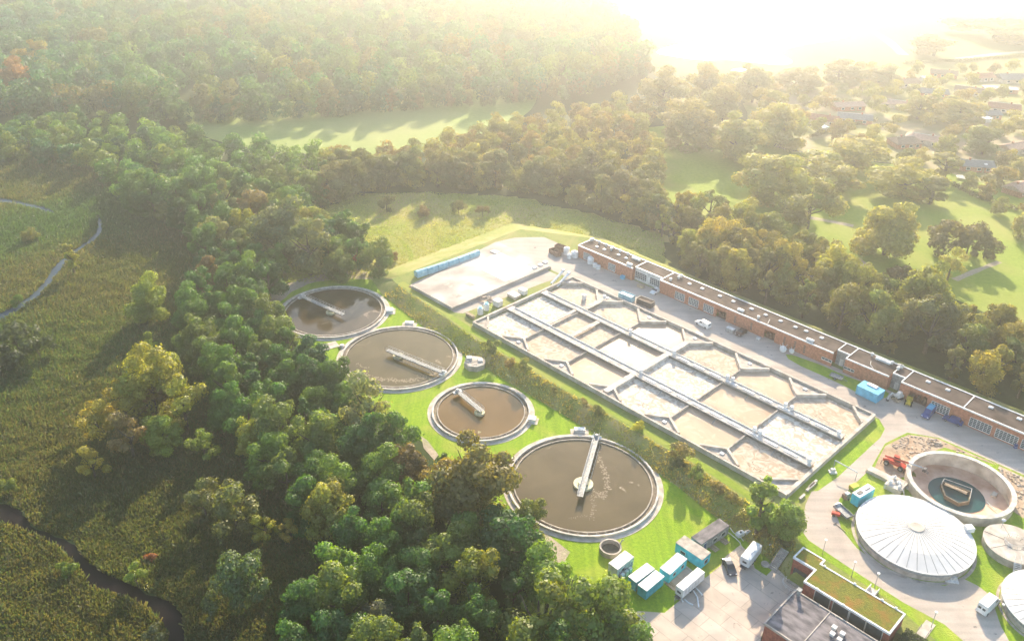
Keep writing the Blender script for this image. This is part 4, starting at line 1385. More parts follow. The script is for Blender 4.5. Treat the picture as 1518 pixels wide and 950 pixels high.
tp_ = [(616, 407), (632, 402), (648, 397), (663, 392), (678, 387), (694, 381)]
t0 = None
TL_ = ['nearest end', 'second from the near end', 'third from the near end', 'third from the far end', 'second from the far end', 'far end']
for k, (x, y) in enumerate(tp_):
    a = P(x, y, TZ + 1)
    b = P(*tp_[min(k + 1, 5)], TZ + 1) if k < 5 else a + (a - P(*tp_[4], TZ + 1))
    an = math.atan2(b.y - a.y, b.x - a.x)
    ln = (b - a).length
    t = thing('covered_skip', 'pale blue tarpaulin covered container in the row along the slab, %s' % TL_[k], 'container', (a.x, a.y, TZ), an, 'tarpaulin covered containers along the slab')
    MB().box(.1, ln - .2, -1.15, 1.15, .1, 1.2).build('bin', M['tarp'], t, bevel=.05)
    prof = [(-1.2, 1.2), (-1.1, 1.7), (-.6, 2.15), (0, 2.28), (.6, 2.15), (1.1, 1.7), (1.2, 1.2)]
    mb = MB()
    vs2 = [(x_, y_, z_) for x_ in (.05, ln - .15) for y_, z_ in prof]
    n_ = len(prof)
    mb.add(vs2, [tuple(range(n_)), tuple(range(2 * n_ - 1, n_ - 1, -1))] + [(i, i + 1, n_ + i + 1, n_ + i) for i in range(n_ - 1)])
    mb.build('tarpaulin', M['tarp'], t)


# ------------------------------------------------------------------ long building
bld = thing('works_building', 'long low red brick works building with dark flat roof behind the road', 'building', B(0, 0, TZ), BANG)
RH = 4.55


def bw(u0, u1, v0, v1, z0, z1, name, m, par=None, bev=0):
    return MB().box(u0 * S, u1 * S, v0 * S, v1 * S, z0, z1).build(name, M[m], par or bld, bevel=bev)


VF, VB = 43.55, 49.3
U = lambda x, y: uv_of(x, y, TZ + 2.2)[0]
SEG = [(-7.6, 10.3, VF, 'brick'), (10.3, 18.6, VF + 1.1, 'offwhite'), (18.6, 63.0, VF, 'brick'), (63.0, 65.7, VF + 1.9, 'steel'), (65.7, 74.8, VF, 'brick'), (74.8, 77.3, VF + 1.9, 'steel'), (77.3, 89.1, VF, 'brick'), (89.1, 130, VF, 'brick')]
OPEN = [(1072, 462, 3.6, .2, 3.0), (1143, 493, 3.6, .2, 3.0), (1360, 589, 4.9, .1, 3.2)]
opens = [(U(x, y), w / S, z0, z1) for x, y, w, z0, z1 in OPEN]
for i, (u0, u1, v0, m) in enumerate(SEG):
    cuts_ = [(c - w / 2, c + w / 2, z0, z1) for c, w, z0, z1 in opens if u0 < c < u1]
    if cuts_:
        mb = MB()
        x = u0
        for a, b, z0, z1 in sorted(cuts_):
            mb.box(x * S, a * S, v0 * S, (v0 + .35) * S, -.2, RH - .25)
            mb.box(a * S, b * S, v0 * S + .02, (v0 + .35) * S - .02, z1, RH - .252)
            x = b
        mb.box(x * S, u1 * S, v0 * S, (v0 + .35) * S, -.2, RH - .25)
        mb.box(u0 * S, u1 * S, (v0 + 2.2) * S, VB * S, -.2, RH - .26)
        mb.build('wall', M[m], bld)
    else:
        bw(u0 + .004, u1 - .004, v0, VB - .003 * i, -.2, RH - .25, 'wall', m)
    rf = bw(u0 + .15, u1 - .15, v0 + .15, VB - .15, RH - .249, RH - .06, 'roof', 'felt')
    mb = MB()
    e = .22
    mb.box(u0 * S, u1 * S, v0 * S - .12, v0 * S + e, RH - .26, RH + .12)
    mb.box(u0 * S, u1 * S, VB * S - e, VB * S + .12, RH - .26, RH + .122)
    mb.box(u0 * S - .05, u0 * S + e, v0 * S + e, VB * S - e, RH - .26, RH + .124)
    mb.build('parapet', M['white'], rf)
roofs = [o for o in SC.objects if o.parent == bld and o.name.startswith('roof')]


def roof_for(u):
    for r_, sg in zip(roofs, SEG):
        if sg[0] <= u <= sg[1]:
            return r_
    return roofs[-1]


def on_roof(x, y):
    u, v = uv_of(x, y, TZ + RH)
    return u, v


for x, y in ((885, 366), (896, 370), (917, 378), (928, 383), (1022, 421), (1041, 428), (1067, 439), (1087, 447), (1114, 458), (1135, 467), (1157, 476), (1179, 485), (1195, 491), (1218, 501), (1376, 566), (1405, 578), (1469, 604), (1511, 621)):
    u, v = on_roof(x, y)
    mb = MB().cbox((u * S, v * S, RH + .06), (1.15, .95, .24)).cbox((u * S, v * S, RH + .24), (.95, .78, .12))
    mb.build('skylight', M['white'], roof_for(u), bevel=.04)
for x, y in ((876, 357), (880, 356), (890, 360), (901, 364), (906, 371), (910, 368), (922, 372), (933, 377), (994, 416), (1006, 413), (1012, 410), (1294, 526), (1324, 538), (1338, 544), (1331, 548), (1124, 472), (1375, 510)):
    u, v = on_roof(x, y)
    if v > VB - .5 or v < VF + .3:
        v = min(max(v, VF + .6), VB - .8)
    c = (u * S, v * S)
    mb = MB().cyl((*c, RH - .08), .32, .7, 12).cyl((*c, RH + .62), .55, .32, 14, .4)
    mb.build('roof_fan', M['offwhite'], roof_for(u), smooth=True)
for x, y, w in ((943, 385, 3.2), (1309, 536, 4.2), (1200, 506, 2.2), (1098, 461, 2.0), (933, 393, 2)):
    u, v = on_roof(x, y)
    v = min(max(v, VF + .8), VB - 1)
    mb = MB().cbox((u * S, v * S, RH + .35), (w, .9, .55))
    for k in range(4):
        mb.cyl((u * S + (k - 1.5) * w / 4.4, v * S, RH + .63), .3, .08, 12)
    for q in (-1, 1):
        mb.cbox((u * S + q * w * .42, v * S, RH + .0), (.12, .8, .3))
    mb.build('cooling_unit', M['white'], roof_for(u))
for pts in ([(1291, 536), (1290, 541), (1294, 546)], [(1136, 482), (1139, 478), (1141, 474)]):
    q = [(on_roof(*p)[0] * S, min(max(on_roof(*p)[1], VF + .4), VB - .4) * S, RH + .15) for p in pts]
    MB().tube(q, .09, 6).build('roof_pipe', M['offwhite'], roof_for(q[0][0] / S))


def window(u, w, z0, z1, v, nx, nz, frame='white'):
    fr = MB()
    y = v * S
    fr.box((u) * S - w / 2, u * S + w / 2, y - .10, y - .02, z0 - .15, z0)
    fr.box(u * S - w / 2, u * S + w / 2, y - .06, y - .004, z1, z1 + .1)
    for k in range(nx + 1):
        x = u * S - w / 2 + k * w / nx
        fr.box(x - .05, x + .05, y - .058, y - .006, z0, z1)
    for k in range(1, nz):
        z = z0 + (z1 - z0) * k / nz
        fr.box(u * S - w / 2, u * S + w / 2, y - .054, y - .008, z - .04, z + .04)
    f_ = fr.build('window', M[frame], bld)
    MB().box(u * S - w / 2, u * S + w / 2, y - .035, y - .012, z0, z1).build('pane', M['glass'], f_)


for x, y, w in ((866.5, 380, 3.0), (903, 396, 3.0), (1005, 439, 3.6), (1025, 448, 3.6), (1048, 457, 3.6), (1393, 604, 4.6), (1452, 630, 5.2), (1491, 647, 5.2), (1530, 664, 5.2)):
    window(U(x, y), w, .55, 2.9, VF, 6, 5)
for x, y in ((952, 408), (974, 417)):
    window(U(x, y), 4.6, .9, 3.2, VF + 1.1, 6, 4)
for x, y, w in ((1223, 533, 3.0), (1255, 548, 3.0)):
    window(U(x, y), w, 1.4, 2.0, VF, 3, 1)
for x, y in ((1089, 473), (1112, 484), (1164, 503), (1179, 510), (1192, 517)):
    u = U(x, y)
    mb = MB()
    for k in range(4):
        mb.box(u * S - .3, u * S + .3, VF * S - .05, VF * S - .005, .9 + k * .62, 1.25 + k * .62)
    mb.build('vent_grille', M['dsteel'], bld)
for (c, w, z0, z1) in opens:
    mb = MB().box((c - w / 2) * S, (c + w / 2) * S, (VF + .5) * S, (VF + 2.1) * S, -.1, .05)
    for k in range(3):
        mb.box((c - w / 2 + (k + .5) * w / 3.2) * S - .35, (c - w / 2 + (k + .5) * w / 3.2) * S + .35, (VF + 1.0) * S, (VF + 1.6) * S, .05, 1.2 + .3 * k)
    mb.build('loading_bay', M['brown'], bld)
for u, w in ((64.3, 1.2), (76.0, 1.2)):
    MB().box(u * S - .55, u * S + .55, (VF + 1.9) * S - .06, (VF + 1.9) * S - .004, 0, 2.2).build('door', M['offwhite'], bld)

# ------------------------------------------------------------------ domed tank, open tank and neighbours
DZ = TZ + 2.05
dm = thing('domed_tank', 'large round tank under a white ribbed shallow roof on the lawn', 'covered tank', (64.072 * S, 103.324 * S, TZ))
DR = 8.6253 * S
MB().ring(DR - .45, DR - .12, -.2, 2.05, 96).build('wall', M['conc_w'], dm)
MB().ring(DR - .116, DR - .02, 1.25, 1.98, 96).build('wall_band', M['steel'], dm)
NS = 36
vs_, fs_ = [], []
for i in range(NS):
    a0, a1 = 2 * math.pi * i / NS, 2 * math.pi * (i + 1) / NS
    b = len(vs_)
    for rr_, zz in ((DR, 2.06), (DR * .62, 2.06 + .95), (DR * .12, 2.06 + 1.5)):
        for a in (a0, (a0 + a1) / 2, a1):
            vs_.append((rr_ * math.cos(a), rr_ * math.sin(a), zz))
    for k in range(2):
        for q in range(2):
            fs_.append((b + k * 3 + q, b + k * 3 + q + 1, b + k * 3 + q + 4, b + k * 3 + q + 3))
rf = MB().add(vs_, fs_).build('roof', M['dome'], dm)
rb = MB()
for i in range(NS):
    a = 2 * math.pi * i / NS
    for (r0, z0), (r1, z1) in (((DR, 2.06), (DR * .62, 3.01)), ((DR * .62, 3.01), (DR * .12, 3.56))):
        rb.cbox(((r0 + r1) / 2 * math.cos(a), (r0 + r1) / 2 * math.sin(a), (z0 + z1) / 2 + .005), (math.hypot(r1 - r0, z1 - z0), .11, .05), a, Matrix.Rotation(math.atan2(z1 - z0, r0 - r1), 4, 'Y'))
rb.build('roof_rib', M['seam'], rf)
MB().cyl((0, 0, 3.5), DR * .15, .2, 24, DR * .12).build('roof_cap', M['conc'], rf)
MB().ring(DR - .05, DR + .22, 1.95, 2.12, 96).build('eaves', M['offwhite'], rf)
q = P(1437, 782, DZ + .6) - dm.location
MB().cbox((q.x, q.y, 2.45), (1.7, 1.5, 1.1), math.atan2(q.y, q.x)).build('hatch_box', M['white'], dm, bevel=.04)
q = P(1411, 858, TZ + .4) - dm.location
mb = MB().cbox((q.x, q.y, .1), (2.6, 1.4, .2), -.2).cyl((q.x, q.y, .2), .35, .7, 14).cbox((q.x + .6, q.y, .6), (.7, .5, .8), -.2)
mb.build('pump', M['offwhite'], dm)
MB().ring(DR + .1, DR + .75, -.1, .05, 96).build('gravel_margin', M['conc_w'], dm)

M['pool'] = water_mat('rain_pool', (.015, .06, .07), (.02, .085, .09), .1, scale=.2, ripple=.02, ior=1.15)
M['stain'] = mat('stained_concrete', (.62, .31, .19), .9, (.76, .54, .40), .22, .3, detail=8)
M['tankwall'] = mat('streaked_tank_wall', (.68, .52, .38), .9, (.80, .67, .53), .35, .3, detail=8)
op = thing('open_tank', 'emptied round concrete tank with a small green pool inside', 'open tank', (opn_c.x, opn_c.y, 0))
MB().ring(OR - .75, OR, .6, 4.9, 96).build('wall', M['tankwall'], op)
MB().ring(OR - .95, OR + .12, 4.902, 5.12, 96).build('coping', M['rim'], op)
fl = MB()
n_ = 72
vs_, fs_ = [], []
for k, (rr_, zz) in enumerate(((OR - .74, 1.55), (OR * .55, 1.0), (OR * .2, .85))):
    for i in range(n_):
        a = 2 * math.pi * i / n_
        vs_.append((rr_ * math.cos(a), rr_ * math.sin(a), zz))
for k in range(2):
    for i in range(n_):
        j = (i + 1) % n_
        fs_.append((k * n_ + i, k * n_ + j, (k + 1) * n_ + j, (k + 1) * n_ + i))
fs_.append(tuple(range(2 * n_, 3 * n_)))
MB().add(vs_, fs_).build('floor', M['stain'], op)
q = P(1418, 732, 1.15) - op.location
MB().disc(OR * .53, 1.08, 64, (q.x, q.y)).build('pool', M['pool'], op)
wl = MB()
pts8 = [(1396, 717), (1399, 712), (1440, 727), (1437, 741), (1422, 744), (1402, 733)]
pp = [P(x, y, 2.2) - op.location for x, y in pts8]
for a, b in zip(pp, pp[1:] + pp[:1]):
    wl.cbox(((a.x + b.x) / 2, (a.y + b.y) / 2, 1.45), ((b - a).xy.length + .2, .3, 1.0), math.atan2((b - a).y, (b - a).x))
wl.build('well_wall', M['conc_d'], op)
a, b = P(1401, 715, 2.4) - op.location, P(1434, 729, 2.4) - op.location
MB().cbox(((a.x + b.x) / 2, (a.y + b.y) / 2, 2.05), ((b - a).xy.length, .9, .16), math.atan2((b - a).y, (b - a).x)).build('plank_deck', M['wood'], op)
mb = MB()
for a, b in zip(pp[:3], pp[1:4]):
    mb.tube([(a.x, a.y, 2.8), (b.x, b.y, 2.8)], .05, 5)
    mb.tube([(a.x, a.y, 1.9), (a.x, a.y, 2.8)], .05, 5)
mb.build('handrail', M['offwhite'], op)
q = P(1474, 733, 1.6) - op.location
MB().cbox((q.x, q.y, 1.65), (1.6, 1.0, .5), .8).build('floor_block', M['conc'], op)
mb = MB()
a, b = P(1463, 744, 1.4) - op.location, P(1477, 757, 1.5) - op.location
mb.tube([(a.x, a.y, 1.4), (b.x, b.y, 1.6)], .12, 6)
mb.build('floor_pipe', M['offwhite'], op)

ft = thing('flat_tank', 'low round concrete tank with flat lid and steel stair by the right edge', 'covered tank', P(1503, 806, TZ + 1.7).xy.to_3d() + Vector((0, 0, TZ)))
FR = 5.9
MB().cyl((0, 0, -.2), FR - .12, 1.85, 64).build('wall', M['conc_w'], ft)
MB().cyl((0, 0, 1.652), FR, .2, 64).build('lid', M['conc'], ft)
mb = MB()
for a in (2.5, 3.4, 1.5, .5, 5.2):
    mb.cbox((FR * .6 * math.cos(a), FR * .6 * math.sin(a), 1.875), (FR * .75, .07, .04), a)
mb.build('lid_joint', M['conc_d'], ft)
mb = MB()
for a in range(14):
    p = (2.0 * math.cos(a * .449), 2.0 * math.sin(a * .449))
    mb.tube([(*p, 1.86), (*p, 2.85)], .035, 5)
mb.tube([(2.0 * math.cos(a * .449), 2.0 * math.sin(a * .449), 2.85) for a in range(13)], .04, 5)
mb.build('handrail', M['offwhite'], ft)
MB().cyl((0, 0, 1.853), 1.9, .06, 32).build('centre_plate', M['conc_w'], ft)
st = MB()
an = 4.35
for k in range(7):
    d = FR + .1 + k * .27
    st.cbox((d * math.cos(an), d * math.sin(an), 1.7 - k * .25), (.28, 1.1, .07), an)
for s in (-1, 1):
    o_ = Vector((-math.sin(an), math.cos(an))) * .58 * s
    a, b = Vector((math.cos(an), math.sin(an))) * (FR - 1.5), Vector((math.cos(an), math.sin(an))) * (FR + 2)
    c_ = Vector((math.cos(an), math.sin(an))) * FR
    st.tube([(a.x + o_.x, a.y + o_.y, 2.8), (c_.x + o_.x, c_.y + o_.y, 2.8), (b.x + o_.x, b.y + o_.y, 1.0), (b.x + o_.x, b.y + o_.y, .0)], .06, 5)
    st.tube([(c_.x + o_.x, c_.y + o_.y, 1.8), (b.x + o_.x, b.y + o_.y, .05)], .08, 5)
st.build('stair', M['offwhite'], ft)
MB().cbox(((FR + .7) * math.cos(4.75), (FR + .7) * math.sin(4.75), .5), (1.3, 1.5, 1.0), 4.7).build('side_box', M['conc'], ft)
mb = MB().tube([(-.6, 4.4, 1.8), (-.6, 4.4, 4.0)], .05, 6).blob((-.6, 4.4, 4.15), (.45, .45, .3), 3, .05)
mb.build('lamp', M['offwhite'], ft)

d2 = copy_tree(dm)
q = P(1568, 900, DZ)
d2.location = (q.x, q.y, TZ)
d2.scale = (.82, .82, 1)
d2['label'] = 'white ribbed round tank cut off by the right edge of the photo'
for o in list(SC.objects):
    if o.parent == d2 and (o.name.startswith('pump') or o.name.startswith('hatch_box')):
        bpy.data.objects.remove(o)
# ------------------------------------------------------------------ site cabins, trailers, vehicles
def wheel(par, x, y, r=.33, w=.22):
    wh = MB().cyl((x, y - w / 2, r), r, w, 16, axis='y').build('wheel', M['black'], par)
    MB().cyl((x, y - w / 2 - .01, r), r * .55, w + .02, 12, axis='y').build('rim', M['steel'], wh)


def corrug(mb, x0, x1, y, z0, z1, n, d=.03, axis='x'):
    for k in range(n):
        a = x0 + (k + .25) * (x1 - x0) / n
        b = x0 + (k + .7) * (x1 - x0) / n
        if axis == 'x':
            mb.box(a, b, y - d, y + d, z0, z1)
        else:
            mb.box(y - d, y + d, a, b, z0, z1)


def cabin(px3, zt, label, wall_m, roof_m, z0=0.0, h=None, win=(), name='site_cabin', cat='cabin', ribs=True, skid=.2, lid=.12, grow=1.0):
    """px3: three roof corners seen in the photo, in order, at height zt"""
    p = [P(x, y, z0 + zt).xy for x, y in px3]
    e1, e2 = p[1] - p[0], p[2] - p[1]
    c = (p[0] + p[2]) / 2
    if e1.length >= e2.length:
        L_, W_, an = e1.length, e2.length, math.atan2(e1.y, e1.x)
    else:
        L_, W_, an = e2.length, e1.length, math.atan2(e2.y, e2.x)
    L_, W_ = L_ * grow, W_ * grow
    while an > math.pi / 2:
        an -= math.pi
    while an < -math.pi / 2:
        an += math.pi
    t = thing(name, label, cat, (c.x, c.y, z0), an)
    b = MB().box(-L_ / 2, L_ / 2, -W_ / 2, W_ / 2, skid, zt - lid)
    if ribs:
        for y in (-W_ / 2, W_ / 2):
            corrug(b, -L_ / 2, L_ / 2, y, skid + .1, zt - lid - .1, int(L_ / .35))
        for x in (-L_ / 2, L_ / 2):
            corrug(b, -W_ / 2, W_ / 2, x, skid + .1, zt - lid - .1, int(W_ / .35), axis='y')
    b.build('body', M[wall_m], t)
    MB().box(-L_ / 2 - .06, L_ / 2 + .06, -W_ / 2 - .06, W_ / 2 + .06, zt - lid + .002, zt).build('roof', M[roof_m], t, bevel=.03)
    for (sd_, pos, w, z_, h_, m_) in win:
        fr = MB()
        if sd_ in 'fb':
            y = (-W_ / 2 - .04) if sd_ == 'f' else (W_ / 2 + .04)
            x = -L_ / 2 + pos * L_
            fr.box(x - w / 2 - .07, x + w / 2 + .07, y - .03, y + .03, z_ - .07, z_ + h_ + .07)
            f_ = fr.build('window' if m_ == 'glass' else 'door', M['white'], t)
            MB().box(x - w / 2, x + w / 2, y - .045, y + .045, z_, z_ + h_).build('pane' if m_ == 'glass' else 'panel', M[m_], f_)
        else:
            x = (-L_ / 2 - .04) if sd_ == 'l' else (L_ / 2 + .04)
            y = -W_ / 2 + pos * W_
            fr.box(x - .03, x + .03, y - w / 2 - .07, y + w / 2 + .07, z_ - .07, z_ + h_ + .07)
            f_ = fr.build('window' if m_ == 'glass' else 'door', M['white'], t)
            MB().box(x - .045, x + .045, y - w / 2, y + w / 2, z_, z_ + h_).build('pane' if m_ == 'glass' else 'panel', M[m_], f_)
    mb = MB()
    for x in (-L_ / 2 + .3, L_ / 2 - .3):
        mb.box(x - .1, x + .1, -W_ / 2 + .05, W_ / 2 - .05, 0, skid)
    mb.box(-L_ / 2 + .4, L_ / 2 - .4, -.1, .1, .02, skid - .02)
    mb.build('skid', M['dsteel'], t)
    return t, L_, W_


def z5(x, y):
    return (880 + x / 4.75, 750 + y / 4.75)


def zz(*pts):
    return [z5(*p) for p in pts]


t, L_, W_ = cabin(zz((105, 400), (220, 312), (285, 355)), 2.7, 'white roofed cabin with purple graffiti on its side beside the round well', 'offwhite', 'offwhite', win=[('f', .35, .8, 1.2, .7, 'glass')])
rr = random.Random(4)
mb = MB()
for k in range(16):
    x = rr.uniform(-L_ * .42, L_ * .42)
    z = rr.uniform(.7, 1.9)
    mb.tube([(x, -W_ / 2 - .07, z), (x + rr.uniform(.1, .5), -W_ / 2 - .07, z + rr.uniform(-.5, .5)), (x + rr.uniform(-.3, .3), -W_ / 2 - .07, z + rr.uniform(-.5, .5))], .05, 4)
mb.build('graffiti', M['purple'], t)
for k in range(3):
    MB().cbox((-1.5 + k * 1.2, -W_ / 2 - .6, .6), (.8, .6, 1.2)).build('side_unit', M['offwhite'], t)
cabin(zz((245, 492), (375, 398), (430, 440)), 2.7, 'turquoise container with white roof, left one of the touching pair', 'turq_d', 'white', name='shipping_container', cat='container')
cabin(zz((316, 549), (440, 447), (495, 494)), 2.7, 'turquoise container with white roof, right one of the touching pair', 'turq_d', 'white', name='shipping_container', cat='container')
cabin(zz((472, 430), (595, 322), (655, 372)), 2.7, 'small turquoise cabin with white roof and two square windows', 'turq', 'offwhite', win=[('f', .28, .8, 1.15, .8, 'glass'), ('f', .75, .8, 1.15, .8, 'glass')])
cabin(zz((580, 255), (640, 205), (825, 325)), 2.8, 'long turquoise cabin with dirty grey roof', 'turq', 'conc_w', win=[('b', .3, 1.6, .9, .7, 'glass'), ('l', .5, 1.2, .9, .9, 'glass'), ('r', .5, 1.1, .9, 1.0, 'glass'), ('f', .3, 1.2, 1, .7, 'glass')])
cabin(zz((690, 215), (885, 85), (955, 135)), 2.8, 'long grey cabin with dark flat roof and blue door', 'steel', 'felt_g', lid=.18, win=[('f', .14, .9, .3, 2.0, 'dblue'), ('f', .5, 1.2, 1, .8, 'glass'), ('f', .8, 1.2, 1, .8, 'glass')])


def trailer(px3, zt, label, bar=True, z0=0.0):
    p = [P(x, y, z0 + zt).xy for x, y in px3]
    e1, e2 = p[1] - p[0], p[2] - p[1]
    c = (p[0] + p[2]) / 2
    L_, W_, an = e1.length, e2.length, math.atan2(e1.y, e1.x)
    t = thing('box_trailer', label, 'trailer', (c.x, c.y, z0), an)
    MB().box(-L_ / 2, L_ / 2, -W_ / 2, W_ / 2, .75, zt).build('body', M['white'], t, bevel=.06)
    MB().box(-L_ / 2 - .6, L_ / 2, -W_ * .3, W_ * .3, .5, .72).build('chassis', M['dsteel'], t)
    for x in (-.5, .5):
        for y in (-W_ / 2 + .15, W_ / 2 - .15):
            wheel(t, x, y, .36)
    mb = MB().tube([(-L_ / 2, -.5, .6), (-L_ / 2 - 1.3, 0, .6)], .06, 5).tube([(-L_ / 2, .5, .6), (-L_ / 2 - 1.3, 0, .6)], .06, 5)
    mb.tube([(-L_ / 2 - 1.2, 0, .6), (-L_ / 2 - 1.2, 0, 0)], .06, 5)
    mb.build('drawbar', M['steel'], t)
    MB().box(-L_ / 2 - .03, -L_ / 2 - .002, -.45, .45, 1.5, 2.0).build('window', M['glass'], t)
    return t, L_, W_


t, L_, W_ = trailer(zz((582, 555), (735, 425), (783, 465)), 2.9, 'long white box trailer with pipes at its side on the yard')
mb = MB()
for k in range(5):
    mb.box(-L_ / 2 + .6 + k * 1.1, -L_ / 2 + 1.3 + k * 1.1, -W_ / 2 - .02, -W_ / 2 - .003, 1.1, 2.6)
mb.build('side_panel', M['offwhite'], t)
trailer(zz((1035, 350), (1125, 240), (1190, 275)), 2.8, 'short white box trailer parked on the grass edge behind the grey car')


def hoses(name, label, cat, px_lists, z0, r, m, group=None):
    c = P(*px_lists[0][0], z0)
    t = thing(name, label, cat, c, 0, group)
    for l in px_lists:
        MB().tube([P(x, y, z0 + .15 + (.5 if len(l) > 3 and 0 < i < len(l) - 1 else 0)) - c for i, (x, y) in enumerate(l)], r, 6).build('pipe', M[m], t)


hoses('stacked_pipe', 'pale pipes running from the long white trailer onto the yard', 'pipes', [zz((700, 590), (730, 640), (740, 710)), zz((715, 570), (745, 600), (765, 625)), zz((640, 655), (670, 680), (700, 695)), zz((610, 640), (630, 672))], 0, .17, 'white')
hoses('fire_hose', 'white hose and brown pipe beside the dark roofed cabin', 'hose', [zz((960, 150), (985, 185), (1010, 205), (1040, 225), (1055, 245)), zz((950, 185), (1000, 225), (1030, 255), (1045, 295))], 0, .1, 'offwhite')
for x, y, s_, lab in ((1030, 210, .9, 'small white water tank by the hose behind the short trailer'), (1080, 200, .6, 'small white box on the grass above the short trailer')):
    t = thing('water_tank', lab, 'tank', P(*z5(x, y), 0), .5)
    MB().box(-s_, s_, -s_ * .6, s_ * .6, .1, 1.1).build('body', M['white'], t, bevel=.08)
    MB().cyl((0, 0, 1.1), .25, .15, 12).build('cap', M['dsteel'], t)
for k, (x, y, lab) in enumerate(((845, 295, 'loose wooden pallet left of two by the grey cabin'), (915, 245, 'loose wooden pallet right of two by the grey cabin'), (545, 558, 'wooden pallet on the pad between cabin and trailer'))):
    t = thing('pallet', lab, 'pallet', P(*z5(x, y), 0), -.9)
    mb = MB()
    for q in range(6):
        mb.box(-1.1 + q * .38, -.82 + q * .38, -.7, .7, .14, .18)
    for q in (-.6, 0, .6):
        mb.box(-1.1, 1.1, q - .06, q + .06, 0, .139)
    mb.build('boards', M['wood'], t)
t = thing('manhole', 'round concrete manhole in the grass patch beside the yard', 'manhole', P(*z5(1207, 412), 0))
MB().cyl((0, 0, -.05), .85, .4, 24).build('ring', M['conc'], t)
MB().cyl((0, 0, .352), .5, .1, 18).build('cover', M['conc_w'], t)
for x, y, lab in ((1238, 300, 'small grey air vent on the grass edge right of the trailer'), (1300, 385, 'small white standpipe on the grass patch by the yard')):
    t = thing('standpipe', lab, 'standpipe', P(*z5(x, y), 0))
    MB().cyl((0, 0, 0), .14, 1.1, 10).build('post', M['offwhite'], t)
    MB().cyl((0, 0, 1.1), .3, .22, 12, .18).build('head', M['offwhite'], t)


def car(loc, an, label, col, L_=4.5, W_=1.8, H_=1.5, name='parked_car', cat='car', style='hatch'):
    t = thing(name, label, cat, loc, an)
    h = L_ / 2
    if style == 'van':
        prof = [(-h, .35), (-h, 1.9), (-h + .15, H_), (h - 1.7, H_), (h - .75, 1.25), (h - .1, 1.0), (h, .7), (h, .35)]
    elif style == 'small_van':
        prof = [(-h, .3), (-h, 1.3), (-h + .15, H_), (h - 1.9, H_), (h - 1.15, 1.1), (h - .2, .95), (h, .65), (h, .3)]
    else:
        prof = [(-h, .3), (-h + .05, .85), (-h + .55, .98), (-h + 1.0, H_ - .05), (-h + 1.5, H_), (h - 2.1, H_), (h - 1.25, .95), (h - .25, .78), (h, .55), (h, .3)]
    MB().side(prof, -W_ / 2, W_ / 2, .16, 1.0).build('body', M[col], t, bevel=.05)
    k = H_ / 1.5
    ws = MB()
    if style == 'van':
        ws.cbox((h - 1.2, 0, 1.75), (.03, W_ - .35, .75), 0, Matrix.Rotation(R(-53), 4, 'Y'))
        for s in (-1, 1):
            ws.cbox((h - 1.75, s * (W_ / 2 - .14), 1.6), (.8, .03, .55))
        ws.cbox((-h + .02, -.4, 1.65), (.06, .55, .5)).cbox((-h + .02, .4, 1.65), (.06, .55, .5))
    elif style == 'small_van':
        ws.cbox((h - 1.52, 0, 1.4), (.03, W_ - .35, .75), 0, Matrix.Rotation(R(-50), 4, 'Y'))
        for s in (-1, 1):
            ws.cbox((h - 2.1, s * (W_ / 2 - .12), 1.35), (.7, .03, .4))
        ws.cbox((-h + .03, 0, 1.35), (.06, W_ * .6, .4))
    else:
        ws.cbox((h - 1.66, 0, 1.24), (.03, W_ - .42, .72), 0, Matrix.Rotation(R(-57), 4, 'Y'))
        ws.cbox((-h + .76, 0, 1.23), (.03, W_ - .42, .52), 0, Matrix.Rotation(R(40), 4, 'Y'))
        for s in (-1, 1):
            ws.cbox((-.05, s * (W_ / 2 - .14), 1.2), (1.9, .03, .34))
    ws.build('windows', M['glass'], t)
    for x in (-h + .85, h - .85):
        for y in (-W_ / 2 + .05, W_ / 2 - .05):
            wheel(t, x, y, .33)
    for s in (-1, 1):
        MB().cbox((h - .02, s * W_ * .36, .72), (.1, .32, .16)).build('headlight', M['white'], t)
    return t


def dirpx(a, b, z):
    q = P(*b, z) - P(*a, z)
    return math.atan2(q.y, q.x)


M['carpaint'] = mat('dark_grey_car_paint', (.10, .11, .125), .25, None, .5, .1, metal=.5)
M['carbrown'] = mat('dark_brown_car_paint', (.09, .06, .05), .3, None, .5, .1, metal=.3)
car(P(1081.5, 839, .7).xy.to_3d(), dirpx((1075, 826), (1087, 851), .7), 'grey hatchback parked on the concrete yard', 'carpaint')
car(P(1466, 893, TZ + 1.2).xy.to_3d() + Vector((0, 0, TZ)), dirpx((1453, 904), (1478, 880), TZ + 2.2), 'white panel van parked at the road end by the domed tank', 'white', 6.0, 2.1, 2.5, 'panel_van', 'van', 'van')
car(P(1042.5, 479, TZ + .9).xy.to_3d() + Vector((0, 0, TZ)), dirpx((1053, 484), (1032, 473), TZ + .9), 'white van alone in the middle of the long road', 'white', 4.9, 1.9, 1.9, 'white_van', 'van', 'small_van')
car(P(1099, 492, TZ + .7).xy.to_3d() + Vector((0, 0, TZ)), dirpx((1106, 488), (1093, 496), TZ + .7), 'dark brown car parked against the long brick building', 'carbrown', 4.4)
car(P(972, 431, TZ + .7).xy.to_3d() + Vector((0, 0, TZ)), dirpx((977, 428), (966, 434), TZ + .7), 'small white car beside the white walled bay of the long building', 'white', 4.3)
car(P(1377, 610, TZ + 1).xy.to_3d() + Vector((0, 0, TZ)), dirpx((1382, 604), (1371, 616), TZ + 1), 'dark blue van with pale blue roof in front of brick building', 'dblue', 5.2, 2.0, 2.1, 'blue_van', 'van', 'small_van')
q = [o for o in SC.objects if o.name == 'blue_van'][0]
MB().box(-2.3, .55, -.75, .75, 2.11, 2.15).build('roof_panel', M['blue'], q)
